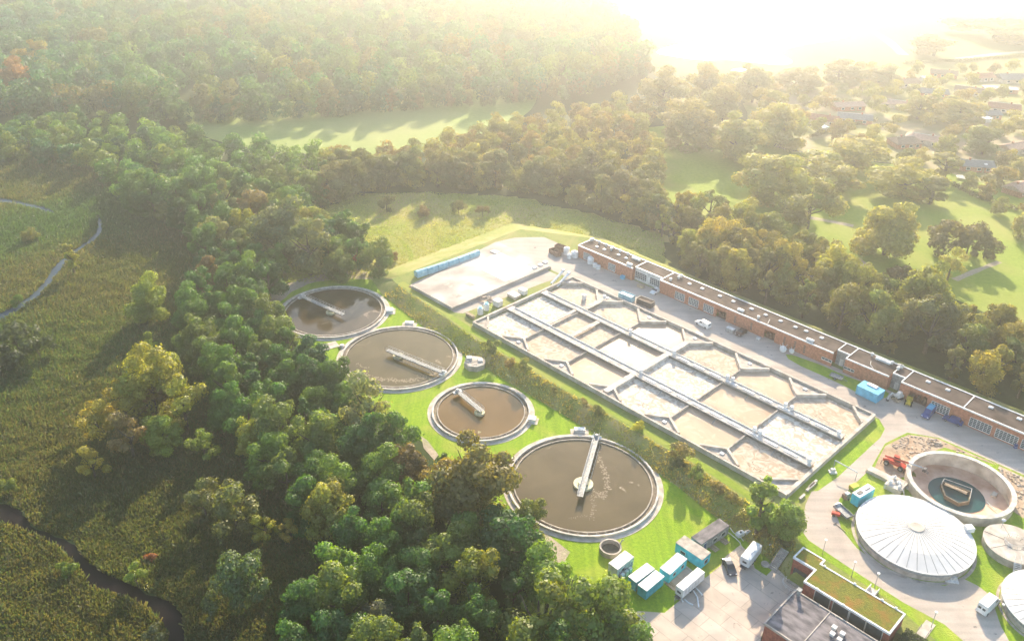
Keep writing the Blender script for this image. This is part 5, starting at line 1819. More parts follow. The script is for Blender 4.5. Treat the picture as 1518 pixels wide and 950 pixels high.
car(P(1413, 622, TZ + .7).xy.to_3d() + Vector((0, 0, TZ)), dirpx((1426, 627), (1400, 617), TZ + .7), 'dark blue car parked along the brick building', 'dblue', 4.8, 1.85, 1.6)


def skip(px, label, col, L_, W_, H_, an, z0=TZ, name='skip', cat='container', lid=None):
    t = thing(name, label, cat, P(*px, z0 + H_ / 2).xy.to_3d() + Vector((0, 0, z0)), an)
    w = .08
    mb = MB().box(-L_ / 2, L_ / 2, -W_ / 2, -W_ / 2 + w, .1, H_).box(-L_ / 2, L_ / 2, W_ / 2 - w, W_ / 2, .1, H_)
    mb.box(-L_ / 2, -L_ / 2 + w, -W_ / 2 + w, W_ / 2 - w, .1, H_).box(L_ / 2 - w, L_ / 2, -W_ / 2 + w, W_ / 2 - w, .1, H_)
    mb.box(-L_ / 2, L_ / 2, -W_ / 2, W_ / 2, .08, .099)
    for y in (-W_ / 2, W_ / 2):
        corrug(mb, -L_ / 2, L_ / 2, y, .2, H_ - .15, int(L_ / .7), .05)
    mb.build('tub', M[col], t)
    if lid:
        MB().box(-L_ / 2 + w, L_ / 2 - w, -W_ / 2 + w, W_ / 2 - w, H_ * .8, H_ * .9).build('load', M[lid], t)
    else:
        MB().box(-L_ / 2 + w, L_ / 2 - w, -W_ / 2 + w, W_ / 2 - w, .2, H_ * .5).build('load', M['brown'], t)
    return t


skip((833, 368), 'brown waste skip standing behind at the far end of the road', 'brown', 5.0, 2.2, 1.8, BANG + .1)
skip((823, 374), 'brown waste skip in front of the other one at the far road end', 'brown', 4.6, 2.2, 1.6, BANG - .2)
skip((929, 440), 'pale blue container at the head of the pair on the road', 'tarp', 5.0, 2.3, 2.2, BANG + .08, lid='tarp', name='covered_container')
skip((957, 448), 'dark grey open container behind the pale blue one on the road', 'dsteel', 5.4, 2.3, 2.0, BANG + .08, lid='felt')
skip((923, 411), 'small blue wheeled bin against the brick building', 'blue', 1.4, 1.1, 1.2, BANG, name='waste_bin', cat='bin', lid='blue')


def silo(px, r, h, label, z0=TZ, m='white', name='storage_tank', cat='tank'):
    t = thing(name, label, cat, P(*px, z0 + h / 2).xy.to_3d() + Vector((0, 0, z0)))
    MB().cyl((0, 0, 0), r, h, 20).cyl((0, 0, h), r, r * .35, 20, r * .3).build('shell', M[m], t, smooth=True)
    MB().ring(r, r + .05, h * .45, h * .52, 20).build('band', M['offwhite'], t)
    MB().cyl((0, 0, h + r * .3), r * .22, .2, 12).build('cap', M['offwhite'], t)


silo((840, 372), 1.1, 2.4, 'tall white tank, leftmost by the far end of the brick building')
silo((844, 380), .8, 1.5, 'small white tank between two bigger ones at the building end')
silo((852, 377), 1.3, 2.0, 'wide white tank touching the far end of the brick building')
silo((876, 386), 1.2, 2.2, 'tall white tank under the first building window')
silo((882, 393), .8, 1.3, 'small white tank right of the tall one under the window')
silo((887, 396), .8, 1.2, 'rightmost small white tank in front of the far building wing')
silo((712, 461), .9, 2.0, 'white tank with turquoise lid, left of two by the slab corner')
silo((721, 455), .9, 2.0, 'white tank with turquoise lid, right of two by the slab corner')
for o in list(SC.objects):
    if o.type == 'MESH' and o.name.startswith('cap') and o.parent and 'turquoise lid' in o.parent.get('label', ''):
        o.data = o.data.copy()
        o.data.materials[0] = M['turq']
        o.scale = (3, 3, 1)
silo((1506, 661), .45, 1.0, 'blue drum standing against the brick building at the right edge', m='dblue', name='drum', cat='drum')


def heap(px, rx, h, label, m, n, z0=TZ, name='rubble_heap', cat='heap'):
    t = thing(name, label, cat, P(*px, z0).xy.to_3d() + Vector((0, 0, z0)))
    rr = random.Random(n)
    mb = MB()
    for k in range(n):
        a, d = rr.uniform(0, 6.28), rx * math.sqrt(rr.random())
        s_ = rr.uniform(.2, .5)
        mb.blob((d * math.cos(a), d * math.sin(a), h * (1 - d / rx) * .8 + .1), (s_, s_ * rr.uniform(.6, 1.3), s_ * .7), k, .25, 1)
    mb.build('stones', M[m], t)


heap((720, 445), 2.4, 1.5, 'brown spoil heap between slab and basin corner', 'rubble', 40)
heap((1328, 594), 1.3, .8, 'pile of scrap timber beside the yellow dumper', 'wood', 16)
heap((1385, 656), 1.6, .5, 'pile of broken slabs on the soil behind the open tank', 'rubble', 22)
heap((1290, 700), 1.0, .4, 'small stone pile by the telehandler', 'rubble', 12)

# boxes, barriers and screens near the slab
SMALL = [((738, 449), (2.4, 2.2, 2.0), 'offwhite', 'white equipment cabin between spoil heap and basin'), ((762, 438), (3.6, 2.6, 1.0), 'conc', 'low pale plinth block left of the conveyors'), ((775, 432), (2.6, 1.8, 1.6), 'white', 'white machine housing beside the pale plinth'), ((697, 468), (3.2, 1.0, 1.0), 'wood', 'brown timber stack at the basin corner'),
         ((792, 398), (1.4, 1.4, 1.0), 'white', 'white crate on the hardstanding, left of three'), ((801, 394), (1.4, 1.4, 1.0), 'white', 'white crate on the hardstanding, middle of three'), ((808, 390), (1.4, 1.4, 1.0), 'white', 'white crate on the hardstanding, right of three'), ((768, 380), (2.6, 1.6, .5), 'white', 'white flat pallet load at the back of the hardstanding'), ((734, 375), (3.0, 2.0, .9), 'brown', 'brown flat container at the back edge of the slab'),
         ((1153, 504), (1.2, .9, 1.1), 'steel', 'small grey unit beside the white bulk bags'), ((866, 441), (1.1, 1.1, 1.9), 'white', 'white control cabinet on the basin edge near the road'), ((1036, 497), (2.2, 1.3, 1.1), 'white', 'white angled housing on the basin edge below the white van'), ((1083, 489), (2.4, 1.6, 1.2), 'steel', 'grey pump trailer left of the dark brown car'),
         ((950, 424), (2.2, 1.4, 1.0), 'wood', 'stack of timber and parts by the white walled bay'), ((1124, 502), (1.0, .8, .6), 'offwhite', 'small white crate near the brick wall')]
for px, s_, m_, lab in SMALL:
    t = thing('equipment_box', lab, 'box', P(*px, TZ + s_[2] / 2).xy.to_3d() + Vector((0, 0, TZ)), BANG)
    MB().box(-s_[0] / 2, s_[0] / 2, -s_[1] / 2, s_[1] / 2, .12, s_[2]).build('body', M[m_], t, bevel=.05)
    MB().box(-s_[0] / 2 - .05, s_[0] / 2 + .05, -s_[1] / 2 - .05, s_[1] / 2 + .05, s_[2] + .002, s_[2] + .08).build('lid', M['offwhite' if m_ != 'wood' else 'wood'], t)
    MB().box(-s_[0] / 2 + .1, s_[0] / 2 - .1, -s_[1] / 2 + .1, s_[1] / 2 - .1, 0, .118).build('foot', M['dsteel'], t)
for k, (x, y) in enumerate(((826, 413), (834, 417))):
    t = thing('screw_conveyor', 'sloping white screw conveyor at the basin head, %s of two' % ('left', 'right')[k], 'conveyor', P(x, y, TZ + 1).xy.to_3d() + Vector((0, 0, TZ)), BANG + R(97))
    mb = MB().cbox((0, 0, 1.5), (7.0, .75, .6), 0, Matrix.Rotation(R(-18), 4, 'Y'))
    mb.build('trough', M['white'], t, bevel=.05)
    mb = MB()
    for x_, h_ in ((-2.4, .6), (0, 1.35), (2.6, 2.1)):
        for s in (-.35, .35):
            mb.tube([(x_, s, 0), (x_, s, h_)], .05, 5)
    mb.build('support', M['steel'], t)
    MB().cbox((3.3, 0, 2.75), (.9, 1.0, .8)).build('motor', M['offwhite'], t, bevel=.05)

for k, (x, y, s_, lab) in enumerate(((1160.5, 516, .95, 'large white bulk bag against the building, left of two'), (1173.5, 518, .7, 'smaller white bulk bag against the building, right of two'))):
    t = thing('bulk_bag', lab, 'bag', P(x, y + 3, TZ + .6).xy.to_3d() + Vector((0, 0, TZ)), BANG)
    MB().blob((0, 0, s_ * 1.05), (s_ * 1.05, s_, s_ * 1.1), 3 + k, .06, 3).build('bag', M['white'], t, smooth=True)
    mb = MB()
    for sx, sy in ((-1, -1), (1, -1), (1, 1), (-1, 1)):
        mb.tube([(sx * s_ * .5, sy * s_ * .5, s_ * 1.8), (sx * s_ * .75, sy * s_ * .75, s_ * 2.6)], .08, 5)
    mb.build('loop', M['offwhite'], t)


def flat_trailer(px, an, label, z0=TZ, L_=3.4, W_=1.7):
    t = thing('utility_trailer', label, 'trailer', P(*px, z0 + .6).xy.to_3d() + Vector((0, 0, z0)), an)
    mb = MB().box(-L_ / 2, L_ / 2, -W_ / 2, W_ / 2, .55, .63)
    for y in (-W_ / 2, W_ / 2 - .06):
        mb.box(-L_ / 2, L_ / 2, y, y + .06, .63, 1.0)
    for x in (-L_ / 2, L_ / 2 - .06):
        mb.box(x, x + .06, -W_ / 2 + .06, W_ / 2 - .06, .63, 1.0)
    mb.build('bed', M['steel'], t)
    for y in (-W_ / 2 - .1, W_ / 2 + .1):
        wheel(t, 0, y, .34)
    MB().tube([(L_ / 2, -.5, .5), (L_ / 2 + 1.4, 0, .45)], .05, 5).tube([(L_ / 2, .5, .5), (L_ / 2 + 1.4, 0, .45)], .05, 5).build('drawbar', M['steel'], t)
    return t


flat_trailer((1240, 558), BANG + .1, 'small grey open trailer on the verge left of the blue container')
flat_trailer((1250, 758), BANG - .35, 'grey open trailer on the lawn by the road bend', L_=4.2, W_=2.0)

t, L_, W_ = cabin([(1273, 572), (1279, 562.5), (1310, 577)], 2.8, 'blue shipping container on the verge in front of the brick building', 'blue', 'blue', z0=TZ, name='shipping_container', cat='container')
MB().box(-L_ * .25, L_ * .2, W_ * .1, W_ * .45, 2.802, 3.05).build('roof_unit', M['white'], t)
t, L_, W_ = cabin([(1263, 730.5), (1286, 717), (1298, 723)], 3.0, 'turquoise generator container with white top beside the domed tank', 'turq', 'white', z0=TZ, name='generator_container', cat='container', ribs=False)
MB().box(L_ * .05, L_ * .36, -.35, -.1, 3.003, 3.1).build('exhaust', M['dsteel'], t)
MB().box(-L_ * .38, -L_ * .12, -.4, .4, 3.003, 3.12).build('vent_grille', M['dsteel'], t)
t = thing('generator_unit', 'brown wheeled generator between white sack and turquoise container', 'generator', P(1255, 736, TZ + .6).xy.to_3d() + Vector((0, 0, TZ)), .6)
MB().box(-1.0, 1.0, -.65, .65, .4, 1.5).build('body', M['brown'], t, bevel=.08)
MB().box(-.5, .5, -.4, .4, 1.5, 1.75).build('panel', M['white'], t)
wheel(t, 0, -.7, .3)
wheel(t, 0, .7, .3)
t = thing('tool_box', 'pale yellow tool box left of the turquoise generator container', 'box', P(1266, 722, TZ + .6).xy.to_3d() + Vector((0, 0, TZ)), .5)
MB().box(-1.0, 1.0, -.7, .7, .3, 1.2).build('body', M['yellow'], t, bevel=.06)
MB().box(-.9, .9, -.6, .6, 0, .298).build('base', M['brown'], t)
t = thing('cement_sack', 'white sack of material on the lawn by the road bend', 'sack', P(1243, 748, TZ + .4).xy.to_3d() + Vector((0, 0, TZ)), .5)
MB().blob((0, 0, .4), (.9, .6, .45), 6, .08, 3).build('sack', M['white'], t, smooth=True)
t = thing('compressor', 'small red machine lying left of the grey lawn trailer', 'machine', P(1239, 762, TZ + .4).xy.to_3d() + Vector((0, 0, TZ)), -.4)
MB().box(-.9, .9, -.45, .45, .3, .9).build('body', M['red'], t, bevel=.1)
wheel(t, -.4, -.5, .28)
wheel(t, -.4, .5, .28)
MB().tube([(.9, 0, .5), (1.6, 0, .35)], .05, 5).build('handle', M['dsteel'], t)
t = thing('wheelbarrow', 'thin tipped hand tool on the lawn below the grey trailer', 'tool', P(1246, 782, TZ + .1).xy.to_3d() + Vector((0, 0, TZ)), R(-62))
MB().tube([(-1.6, 0, .1), (1.4, 0, .1)], .07, 6).build('handle', M['wood'], t)
MB().tube([(-1.5, -.5, .15), (-1.5, .5, .15)], .1, 6).build('head', M['dsteel'], t)

# concrete pump house skid
sk = thing('valve_station', 'white concrete valve platform with pumps beside the open tank', 'pump station', P(1313, 711, TZ + .7).xy.to_3d() + Vector((0, 0, TZ)), BANG)
MB().box(-4.6, .6, .1, 2.1, -.1, .9).box(.603, 4.3, -2.3, 2.1, -.1, 1.35).build('platform', M['conc'], sk)
mb = MB()
for x, y, r_, h_ in ((1.5, -1.1, .42, .5), (2.9, .1, .5, .4), (1.5, 1.1, .35, .6), (3.6, -1.5, .3, .6)):
    mb.cyl((x, y, 1.352), r_, h_, 16)
    mb.cyl((x, y, 1.35 + h_), r_ * .6, .3, 14)
mb.build('pump', M['white'], sk)
mb = MB().tube([(1, -2.6, .4), (1, -2.6, 1.5), (1.6, -1, 1.6), (3, .2, 1.6)], .1, 8).tube([(3.6, -1.5, 1.8), (4.8, -1.7, 1.4), (5.2, -1.7, .1)], .14, 8)
mb.build('pipe', M['offwhite'], sk)
mb = MB()
for x, y in ((.8, 2.0), (2.4, 2.0), (4.1, 2.0), (4.1, .2), (4.1, -2.1)):
    mb.tube([(x, y, 1.35), (x, y, 2.35)], .035, 5)
mb.tube([(.8, 2.0, 2.35), (4.1, 2.0, 2.35), (4.1, -2.1, 2.35)], .035, 5)
mb.build('handrail', M['steel'], sk)
t = thing('manhole', 'small white round valve cover right of the valve platform', 'valve cover', P(1345.5, 724, TZ))
MB().cyl((0, 0, -.05), .45, .7, 18).build('ring', M['offwhite'], t)
MB().cyl((0, 0, .652), .3, .12, 14).build('cover', M['conc'], t)

# telehandler
th = thing('telehandler', 'red telescopic handler with raised boom beside the open tank', 'telehandler', P(1326, 688, TZ + .5).xy.to_3d() + Vector((0, 0, TZ)), dirpx((1313, 680), (1340, 692), TZ + .5))
MB().side([(-2.6, .7), (-2.6, 1.5), (-1.6, 1.7), (1.8, 1.3), (2.5, 1.1), (2.5, .7)], -.75, .75).build('chassis', M['red'], th, bevel=.06)
cb = MB().side([(-.6, 1.4), (-.5, 2.5), (.5, 2.5), (1.0, 1.4)], .15, .95).build('cab', M['glass'], th)
MB().box(-.65, .6, .1, 1.0, 2.502, 2.62).build('cab_roof', M['red'], cb)
bm_ = MB().tube([(-2.4, -.35, 1.9), (3.0, -.35, 2.75)], .26, 4).build('boom', M['red'], th)
MB().tube([(2.8, -.35, 2.72), (6.2, -.35, 3.2)], .18, 4).build('boom_extension', M['offwhite'], bm_)
mb = MB().cbox((6.6, -.35, 2.9), (.7, 1.1, .8))
mb.tube([(6.9, -.6, 2.6), (7.6, -.6, 2.3)], .07, 5).tube([(6.9, -.1, 2.6), (7.6, -.1, 2.3)], .07, 5)
mb.build('fork_head', M['dsteel'], bm_)
for x in (-1.6, 1.7):
    for y in (-1.0, 1.0):
        wheel(th, x, y, .62, .45)
mb = MB()
for x in (-2.7, 2.6):
    for y in (-1.3, 1.3):
        mb.tube([(x, y * .5, .7), (x, y, .35), (x, y, .02)], .08, 5)
mb.build('outrigger', M['dsteel'], th)

# little excavator and dumper by the open bay
t = thing('mini_excavator', 'grey white mini excavator parked beside the blue container', 'excavator', P(1331, 588, TZ + .7).xy.to_3d() + Vector((0, 0, TZ)), dirpx((1340, 586), (1322, 592), TZ + .7))
for y in (-.75, .75):
    MB().side([(-1.3, .1), (-1.5, .35), (-1.3, .6), (1.3, .6), (1.5, .35), (1.3, .1)], y - .2, y + .2).build('track', M['black'], t)
MB().box(-1.3, .8, -.85, .85, .75, 1.35).build('body', M['offwhite'], t, bevel=.08)
MB().side([(-.5, 1.35), (-.45, 2.5), (.55, 2.5), (.8, 1.35)], -.1, .8).build('cab', M['offwhite'], t, bevel=.05)
MB().tube([(.8, -.4, 1.2), (2.0, -.4, 2.3), (3.1, -.4, 1.5), (3.3, -.4, .5)], .16, 5).build('boom', M['offwhite'], t)
MB().cbox((3.3, -.4, .4), (.5, .7, .5)).build('bucket', M['dsteel'], t)
t = thing('site_dumper', 'small yellow dumper in front of the open bay', 'dumper', P(1347, 596, TZ + .6).xy.to_3d() + Vector((0, 0, TZ)), R(60))
MB().box(-1.3, .4, -.6, .6, .5, 1.1).build('chassis', M['yellow'], t, bevel=.06)
MB().side([(.3, .8), (.2, 1.6), (1.6, 1.5), (1.2, .7)], -.75, .75).build('hopper', M['yellow'], t, bevel=.04)
MB().tube([(-1.0, -.5, 1.1), (-1.0, -.5, 2.2), (-1.0, .5, 2.2), (-1.0, .5, 1.1)], .06, 6).build('roll_bar', M['dsteel'], t)
for x in (-.9, .8):
    for y in (-.8, .8):
        wheel(t, x, y, .42, .3)

# barrier over the road, lamps, beams
q = P(1234, 700, TZ)
t = thing('road_barrier', 'white raised barrier pole across the road by the basin end', 'barrier', (q.x, q.y, TZ))
a = P(1238, 682, TZ + 2.6) - t.location
b = P(1271, 700, TZ + 2.2) - t.location
MB().tube([(a.x, a.y, 2.6), (b.x, b.y, 2.2)], .13, 8).build('pole', M['white'], t)
MB().box(-.9, .9, -.6, .6, -.05, .35).box(-.5, .5, -.35, .35, .352, 1.1).build('base', M['offwhite'], t)
MB().tube([(0, 0, 1.0), (a.x, a.y, 2.6)], .07, 6).tube([(b.x, b.y, 2.2), (b.x - .2, b.y - .3, 0)], .06, 6).build('stay', M['steel'], t)
for k, (x, y, ln, lab) in enumerate(((1205, 717, 3.6, 'upper long white concrete beam lying on the verge by the basin end'), (1202, 721, 4.0, 'lower long white concrete beam lying on the verge by the basin end'), (1189, 736, 2.2, 'short white concrete beam on the verge near the light tree'))):
    t = thing('concrete_beam', lab, 'beam', P(x, y, TZ + .3).xy.to_3d() + Vector((0, 0, TZ)), BANG + R(90))
    MB().box(-ln / 2, ln / 2, -.28, .28, .12, .5).build('beam', M['rim'], t, bevel=.03)
    MB().box(-ln / 2 + .3, -ln / 2 + .5, -.4, .4, 0, .118).box(ln / 2 - .5, ln / 2 - .3, -.4, .4, 0, .118).build('block', M['wood'], t)


def lamp(px, z0, label, h=4.0):
    t = thing('street_lamp', label, 'lamp post', P(*px, z0))
    MB().tube([(0, 0, 0), (0, 0, h)], [.07, .045], 8).build('post', M['steel'], t)
    MB().cyl((0, 0, h - .1), .2, .32, 14, .3).build('lamp_head', M['white'], t)


lamp((1262, 855), TZ, 'small lamp post on the lawn beside the green roof')
lamp((1219, 822), TZ, 'thin lamp post near the upper corner of the green roof')
lamp((1296, 872), TZ, 'lamp post beside the concrete ramp to the green roofed building')
lamp((1380, 930), TZ, 'lamp post by the footbridge at the lower right')
lamp((1484, 905), TZ, 'low lamp post on the kerb right of the white van', 1.6)

# ------------------------------------------------------------------ green roofed building and its dark roofed neighbour
M['sedum'] = ground_mat('sedum_roof', (.11, .12, .02), (.20, .20, .025), (.26, .14, .03), .35, 2.4, (.48, .66), bump=.8)
gz = 5.7
gp_ = [(1176, 825.5), (1189.4, 810.7), (1223, 829), (1219, 836), (1341, 911.5), (1318.6, 940), (1192, 860), (1206.4, 844.8)]
GU = [(86.0, -13.1), (86.0, -10.1), (89.7, -10.1), (89.7, -11.3), (102.4, -11.3), (102.4, -16.3), (89.5, -16.3), (89.5, -13.1)]
gb = thing('green_roof_building', 'red brick building with a mossy green planted roof and white edge', 'building', B(86, -16.3, 0), BANG)


def lg(u, v):
    return ((u - 86) * S, (v + 16.3) * S)


def inset(poly, d):
    n = len(poly)
    a = sum(poly[i][0] * poly[(i + 1) % n][1] - poly[(i + 1) % n][0] * poly[i][1] for i in range(n))
    s = 1 if a > 0 else -1
    out = []
    for i in range(n):
        p0, p1, p2 = Vector(poly[i - 1]), Vector(poly[i]), Vector(poly[(i + 1) % n])
        d1, d2_ = (p1 - p0).normalized(), (p2 - p1).normalized()
        n1, n2 = Vector((-d1.y, d1.x)) * s, Vector((-d2_.y, d2_.x)) * s
        out.append(tuple(p1 + n1 * d + n2 * d))
    return out


gl = [lg(*q) for q in GU]
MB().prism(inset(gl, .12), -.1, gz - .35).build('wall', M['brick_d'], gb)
rf = MB().prism(gl, gz - .349, gz - .05).build('roof', M['white'], gb)
MB().prism(inset(gl, .35), gz - .049, gz + .03).build('planting', M['sedum'], rf)
mb = MB()
ii = inset(gl, .34)
n_ = len(gl)
if sum(gl[i][0] * gl[(i + 1) % n_][1] - gl[(i + 1) % n_][0] * gl[i][1] for i in range(n_)) < 0:
    gl, ii = gl[::-1], ii[::-1]
vv = [(x, y, gz + .12) for x, y in gl] + [(x, y, gz + .12) for x, y in ii] + [(x, y, gz - .05) for x, y in gl] + [(x, y, gz - .05) for x, y in ii]
ff = []
for i in range(n_):
    j = (i + 1) % n_
    ff += [(i, j, n_ + j, n_ + i), (2 * n_ + i, 2 * n_ + j, j, i), (n_ + i, n_ + j, 3 * n_ + j, 3 * n_ + i)]
mb.add(vv, ff).build('roof_edge', M['white'], rf)
for u in (92.6, 95.4, 97.9, 100.3):
    x0, x1 = lg(u, 0)[0] - 1.55, lg(u, 0)[0] + 1.55
    f_ = MB().box(x0 - .12, x0 + .05, .02, .115, .9, gz - .5).box(x1 - .05, x1 + .12, .02, .115, .9, gz - .5).box(x0 - .1, x1 + .1, .025, .11, .8, .95).build('window', M['conc'], gb)
    MB().box(x0, x1, .05, .117, .95, gz - .55).build('pane', M['glass'], f_)
for u, v in ((91.6, -16.25), (95.6, -16.25), (94.9, -11.35), (101, -11.35), (90.2, -11.4), (99, -11.35)):
    c = lg(u, v)
    MB().cbox((c[0], c[1], gz + .2), (.4, .4, .25)).build('lightning_box', M['white'], rf)
mb = MB().box(*[lg(86.5, 0)[0], lg(88.6, 0)[0]], lg(0, -13.1)[1] + .02, lg(0, -13.1)[1] + .115, .2, 3.4)
mb.build('doorway', M['dsteel'], gb)
MB().box(lg(86.2, 0)[0], lg(89.4, 0)[0], lg(0, -14.0)[1], lg(0, -13.1)[1] + .1, .02, .25).build('doorstep', M['conc_w'], gb)
t = thing('curved_railing', 'curved white railing round the entrance pit of the green roofed building', 'railing', B(87.4, -14.3, 0), BANG)
mb = MB()
pr = [(1.7 * math.cos(a) * 1.3, 1.7 * math.sin(a) * .9) for a in np.linspace(2.6, 6.1, 9)]
for x, y in pr:
    mb.tube([(x, y, 0), (x, y, 1.0)], .03, 5)
for z in (.5, 1.0):
    mb.tube([(x, y, z) for x, y in pr], .035, 5)
mb.build('rails', M['white'], t)
t = thing('concrete_ramp', 'pale concrete footbridge from the road to the green roofed building', 'ramp', B(96.6, -9.8, TZ), BANG)
MB().box(-2.9, 2.7, -1.9, -.3, -.2, .25).box(-.6, 1.0, -.297, 2.6, -.2, .2).build('deck', M['rim'], t)
mb = MB()
for x in (-.65, 1.05):
    mb.box(x - .06, x + .06, -.2, 2.5, .2, 1.1)
mb.build('side_rail', M['white'], t)
t = thing('concrete_ramp', 'dark railed concrete path crossing the lawn at the lower right', 'ramp', B(105.0, -9.6, TZ), BANG)
MB().box(-.9, .9, -2.2, 2.4, -.2, .08).build('deck', M['conc'], t)
mb = MB()
for x in (-.85, .85):
    mb.tube([(x, -2.2, 1.0), (x, -.2, 1.0)], .04, 5)
    for y in (-2.2, -1.2, -.2):
        mb.tube([(x, y, 0), (x, y, 1.0)], .035, 5)
mb.build('side_rail', M['dsteel'], t)
t = thing('yard_stairs', 'long concrete steps rising from the yard beside the green roofed building', 'steps', B(83.4, -12.4, 0), BANG)
mb = MB()
for k in range(12):
    mb.box(-.9, .9, -1.6 + k * .4, -1.2 + k * .4, -.1 + k * .2, .22 + k * .2)
mb.build('flight', M['conc_w'], t)
MB().tube([(-.95, -1.5, 1.1), (-.95, 3.1, 3.5)], .04, 5).build('handrail', M['dsteel'], t)
t = thing('hedge', 'dark clipped hedge along the end of the green roofed building', 'hedge', B(104.6, -14.6, TZ - .3), BANG)
rng = np.random.default_rng(77)
n_ = 5200
c_ = np.stack([rng.uniform(-1.4, 1.6, n_) * S, rng.uniform(-3.5, 2.6, n_) * S, rng.uniform(.1, 1.3, n_) ** .6 * 1.25], 1)
me = quad_mesh('foliage', c_, rng.normal(0, .5, (n_, 3)) + np.array([0, 0, .8]), rng.uniform(.25, .5, n_), np.full((n_, 3), 1.0) * rng.uniform(.6, 1.4, n_)[:, None] * np.array([.05, .075, .02]), M['leaf_far'], rng)
o = bpy.data.objects.new('foliage', me)
o.parent = t
COL.objects.link(o)

dz = 4.7
db = thing('workshop_building', 'dark flat roofed brick workshop at the lower edge of the photo', 'building', B(89.3, -17.9, 0), BANG)
LU, LV = 20 * S, 8.6 * S
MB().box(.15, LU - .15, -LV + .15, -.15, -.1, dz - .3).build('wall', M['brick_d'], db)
rf = MB().box(0, LU, -LV, 0, dz - .299, dz).build('roof', M['felt_g'], db)
LM = 8.6 * S
mb = MB().box(-.05, LU, -.2, .06, dz - .35, dz + .16).box(-.05, .2, -LV - .05, -.2, dz - .35, dz + .163).box(-.05, LU, -LV - .06, -LV + .2, dz - .35, dz + .157)
mb.build('parapet', M['conc_w'], rf)
MB().box(LM * .62, LM * .62 + .16, -LV + .2, -.2, dz + .001, dz + .1).build('roof_joint', M['conc'], rf)
for x, y in ((.78, .28), (.82, .42), (.93, .30), (.95, .44)):
    MB().cbox((LM * x + .6, -LV * y, dz + .3), (.75, .75, .55)).cbox((LM * x + .6, -LV * y, dz + .62), (.9, .9, .1)).build('roof_vent', M['offwhite'], rf)
MB().cyl((1.0, -.9, dz), .35, 1.6, 14).cbox((1.0, -.9, dz + 1.6), (.9, .9, .12)).build('chimney', M['steel'], rf)
MB().box(-.06, .148, -LV * .82, -LV * .62, 1.6, 3.0).build('window', M['steel'], db)
MB().box(LM + 2.5, LU - .4, -.12, .02, 1.0, 3.4).build('window', M['glass'], db)

# ------------------------------------------------------------------ village houses
RC = {'rg': ((.20, .20, .20), (.27, .27, .27)), 'rp': ((.42, .26, .20), (.52, .34, .27)), 'rb': ((.22, .15, .11), (.29, .20, .15)), 'rd': ((.30, .12, .08), (.38, .17, .11)), 'rw': ((.50, .48, .46), (.62, .60, .58))}
for k_, (a_, b_) in RC.items():
    M[k_] = mat('roof_tiles_' + {'rg': 'grey', 'rp': 'pink', 'rb': 'brown', 'rd': 'red', 'rw': 'pale'}[k_], a_, .85, b_, .8, bump=.3, streak=(1, 4, 1))
M['render'] = mat('painted_house_wall', (.55, .48, .40), .85, (.66, .60, .52), .5)
for i, (x, y, L_, W_, a_, k_, lab_) in enumerate(HOUSES):
    p = P(x, y, 4.0)
    t = thing('house', lab_, 'house', (p.x, p.y, 0), R(a_))
    h0, h1 = 2.7, 2.7 + W_ * (.22 if k_ != 'rw' else .06)
    MB().box(-L_ / 2, L_ / 2, -W_ / 2, W_ / 2, 0, h0).build('wall', M['render' if i % 2 else 'brick'], t)
    e = .5
    hip = L_ * .18 if 'hip' in lab_ else -.001
    vs2 = [(-L_ / 2 - e, -W_ / 2 - e, h0), (L_ / 2 + e, -W_ / 2 - e, h0), (L_ / 2 + e, W_ / 2 + e, h0), (-L_ / 2 - e, W_ / 2 + e, h0), (-L_ / 2 - e + max(hip, 0), 0, h1), (L_ / 2 + e - max(hip, 0), 0, h1)]
    vs2 += [(v_[0], v_[1], v_[2] - .2) for v_ in vs2[:4]]
    rf = MB().add(vs2, [(0, 1, 5, 4), (2, 3, 4, 5), (1, 2, 5), (3, 0, 4), (6, 7, 1, 0), (7, 8, 2, 1), (8, 9, 3, 2), (9, 6, 0, 3), (9, 8, 7, 6)]).build('roof', M[k_], t)
    MB().box(-L_ * .22, -L_ * .22 + .8, -.4, .4, h1 - .6, h1 + .9).build('chimney', M['brick'], rf)
    MB().tube([vs2[4], vs2[5]], .14, 5).build('ridge', M['offwhite' if 'hip' in lab_ or i % 3 == 0 else k_], rf)
    if i == 0:
        MB().cbox((L_ * .25, -W_ * .3, h0 + .95), (1.4, 1.0, .15), 0, Matrix.Rotation(R(22), 4, 'X')).build('skylight', M['white'], rf)
    for s in (-1, 1):
        for q in (-.28, .05, .32):
            f_ = MB().box(L_ * q - .9, L_ * q + .9, s * W_ / 2 - .06, s * W_ / 2 + .06, .8, 2.2).build('window', M['white'], t)
            MB().box(L_ * q - .75, L_ * q + .75, s * W_ / 2 - .08, s * W_ / 2 + .08, .95, 2.05).build('pane', M['glass'], f_)
    MB().box(L_ * .18 - .5, L_ * .18 + .5, -W_ / 2 - .07, -W_ / 2 + .05, 0, 2.1).build('door', M['wood'], t)
for k, (x, y, lab) in enumerate(((1462, 177, 'small white shed below the grey roofed house'), (1505, 178, 'tiny white shed at the right edge of the village'), (1219, 190, 'pale blue garden shed at the left of the village'), (1371, 116, 'white garage among the far houses'))):
    p = P(x, y, 1.5)
    t = thing('garden_shed', lab, 'shed', (p.x, p.y, 0), .4)
    MB().box(-2.4, 2.4, -1.7, 1.7, 0, 2.2).build('wall', M['offwhite'], t)
    MB().prism([(-2.7, -2), (2.7, -2), (2.7, 2), (-2.7, 2)], 2.202, 2.4).build('roof', M['white' if k != 2 else 'tarp'], t)
p = P(1425, 264, .3)
t = thing('trampoline', 'round pale trampoline on the lawn in front of the grey roofed house', 'trampoline', (p.x, p.y, 0))
MB().ring(2.0, 2.3, .75, .9, 32).build('frame', M['white'], t)
MB().disc(2.0, .82, 32).build('mat', M['steel'], t)
mb = MB()
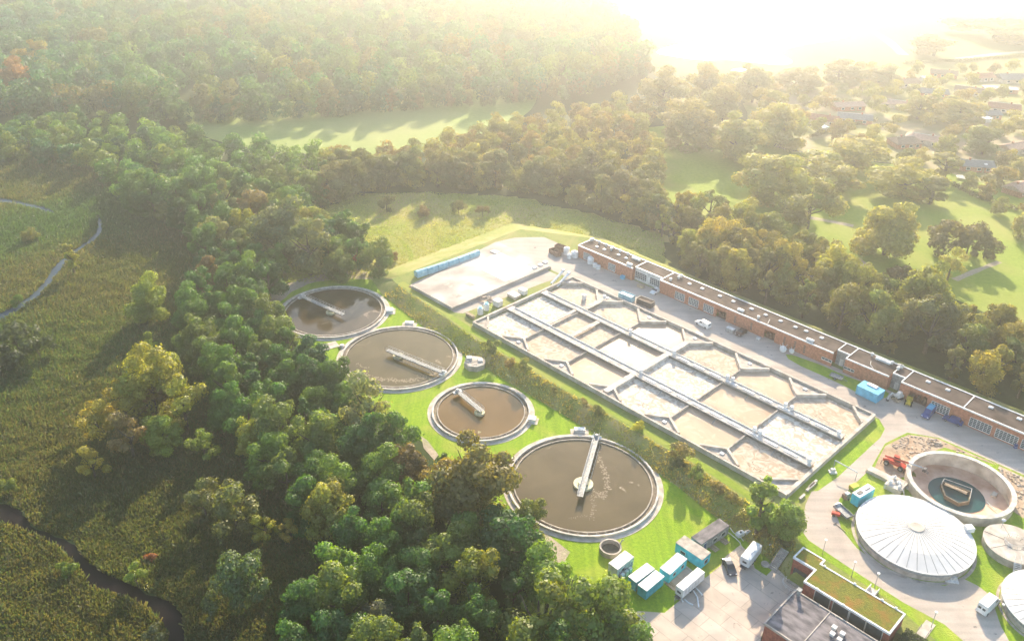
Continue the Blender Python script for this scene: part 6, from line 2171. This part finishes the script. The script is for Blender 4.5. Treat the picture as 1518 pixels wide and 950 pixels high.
for a in range(6):
    mb.tube([(2.15 * math.cos(a * 1.047), 2.15 * math.sin(a * 1.047), 0), (2.15 * math.cos(a * 1.047), 2.15 * math.sin(a * 1.047), .76)], .05, 5)
mb.build('leg', M['steel'], t)
# hedge lines in the gardens
HEDG = [([(1412, 275), (1440, 290), (1480, 305), (1530, 318)], 'long clipped hedge along the lawn below the grey roofed house'), ([(1200, 205), (1250, 190), (1300, 180)], 'hedge dividing the left gardens'), ([(1300, 190), (1335, 182), (1365, 172)], 'hedge behind the hip roofed house'), ([(1190, 158), (1240, 150), (1330, 160)], 'low sunlit hedge along the upper gardens'), ([(1340, 95), (1420, 92), (1518, 84)], 'hedge at the back edge of the village')]
for k, (pts, lab) in enumerate(HEDG):
    q = [P(x, y, 0) for x, y in pts]
    rng = np.random.default_rng(400 + k)
    C_ = []
    for a, b in zip(q, q[1:]):
        n_ = int((b - a).length * 34)
        tt = rng.uniform(0, 1, n_)
        w_ = rng.normal(0, .55, (n_, 2))
        C_.append(np.stack([a.x + (b.x - a.x) * tt + w_[:, 0], a.y + (b.y - a.y) * tt + w_[:, 1], rng.uniform(.1, 1.9, n_)], 1))
    C_ = np.concatenate(C_)
    me = quad_mesh('hedge', C_, rng.normal(0, .6, C_.shape) + np.array([0, 0, .6]), rng.uniform(.5, 1.0, len(C_)), rng.uniform(.7, 1.3, (len(C_), 1)) * np.array([[.11, .11, .03]]), M['leaf_far'], rng)
    o = bpy.data.objects.new('hedge', me)
    COL.objects.link(o)
    tag(o, lab, 'hedge')
# rubble scattered on the building soil
rr = random.Random(8)
mb = MB()
DP = pxs([(1313, 662), (1345, 645), (1392, 653), (1440, 674), (1518, 708), (1518, 764), (1495, 735), (1478, 690), (1400, 664), (1350, 680)], TZ)
cnt = 0
while cnt < 260:
    x = rr.uniform(min(p[0] for p in DP), max(p[0] for p in DP))
    y = rr.uniform(min(p[1] for p in DP), max(p[1] for p in DP))
    if inside((x, y), DP) and (x - opn_c.x) ** 2 + (y - opn_c.y) ** 2 > (OR + .5) ** 2:
        s_ = rr.uniform(.1, .45)
        mb.blob((x, y, TZ + .03 + s_ * .2), (s_, s_ * rr.uniform(.5, 1.2), s_ * .45), cnt, .25, 1)
        cnt += 1
kind(mb.build('rubble', M['rubble']), 'stuff')
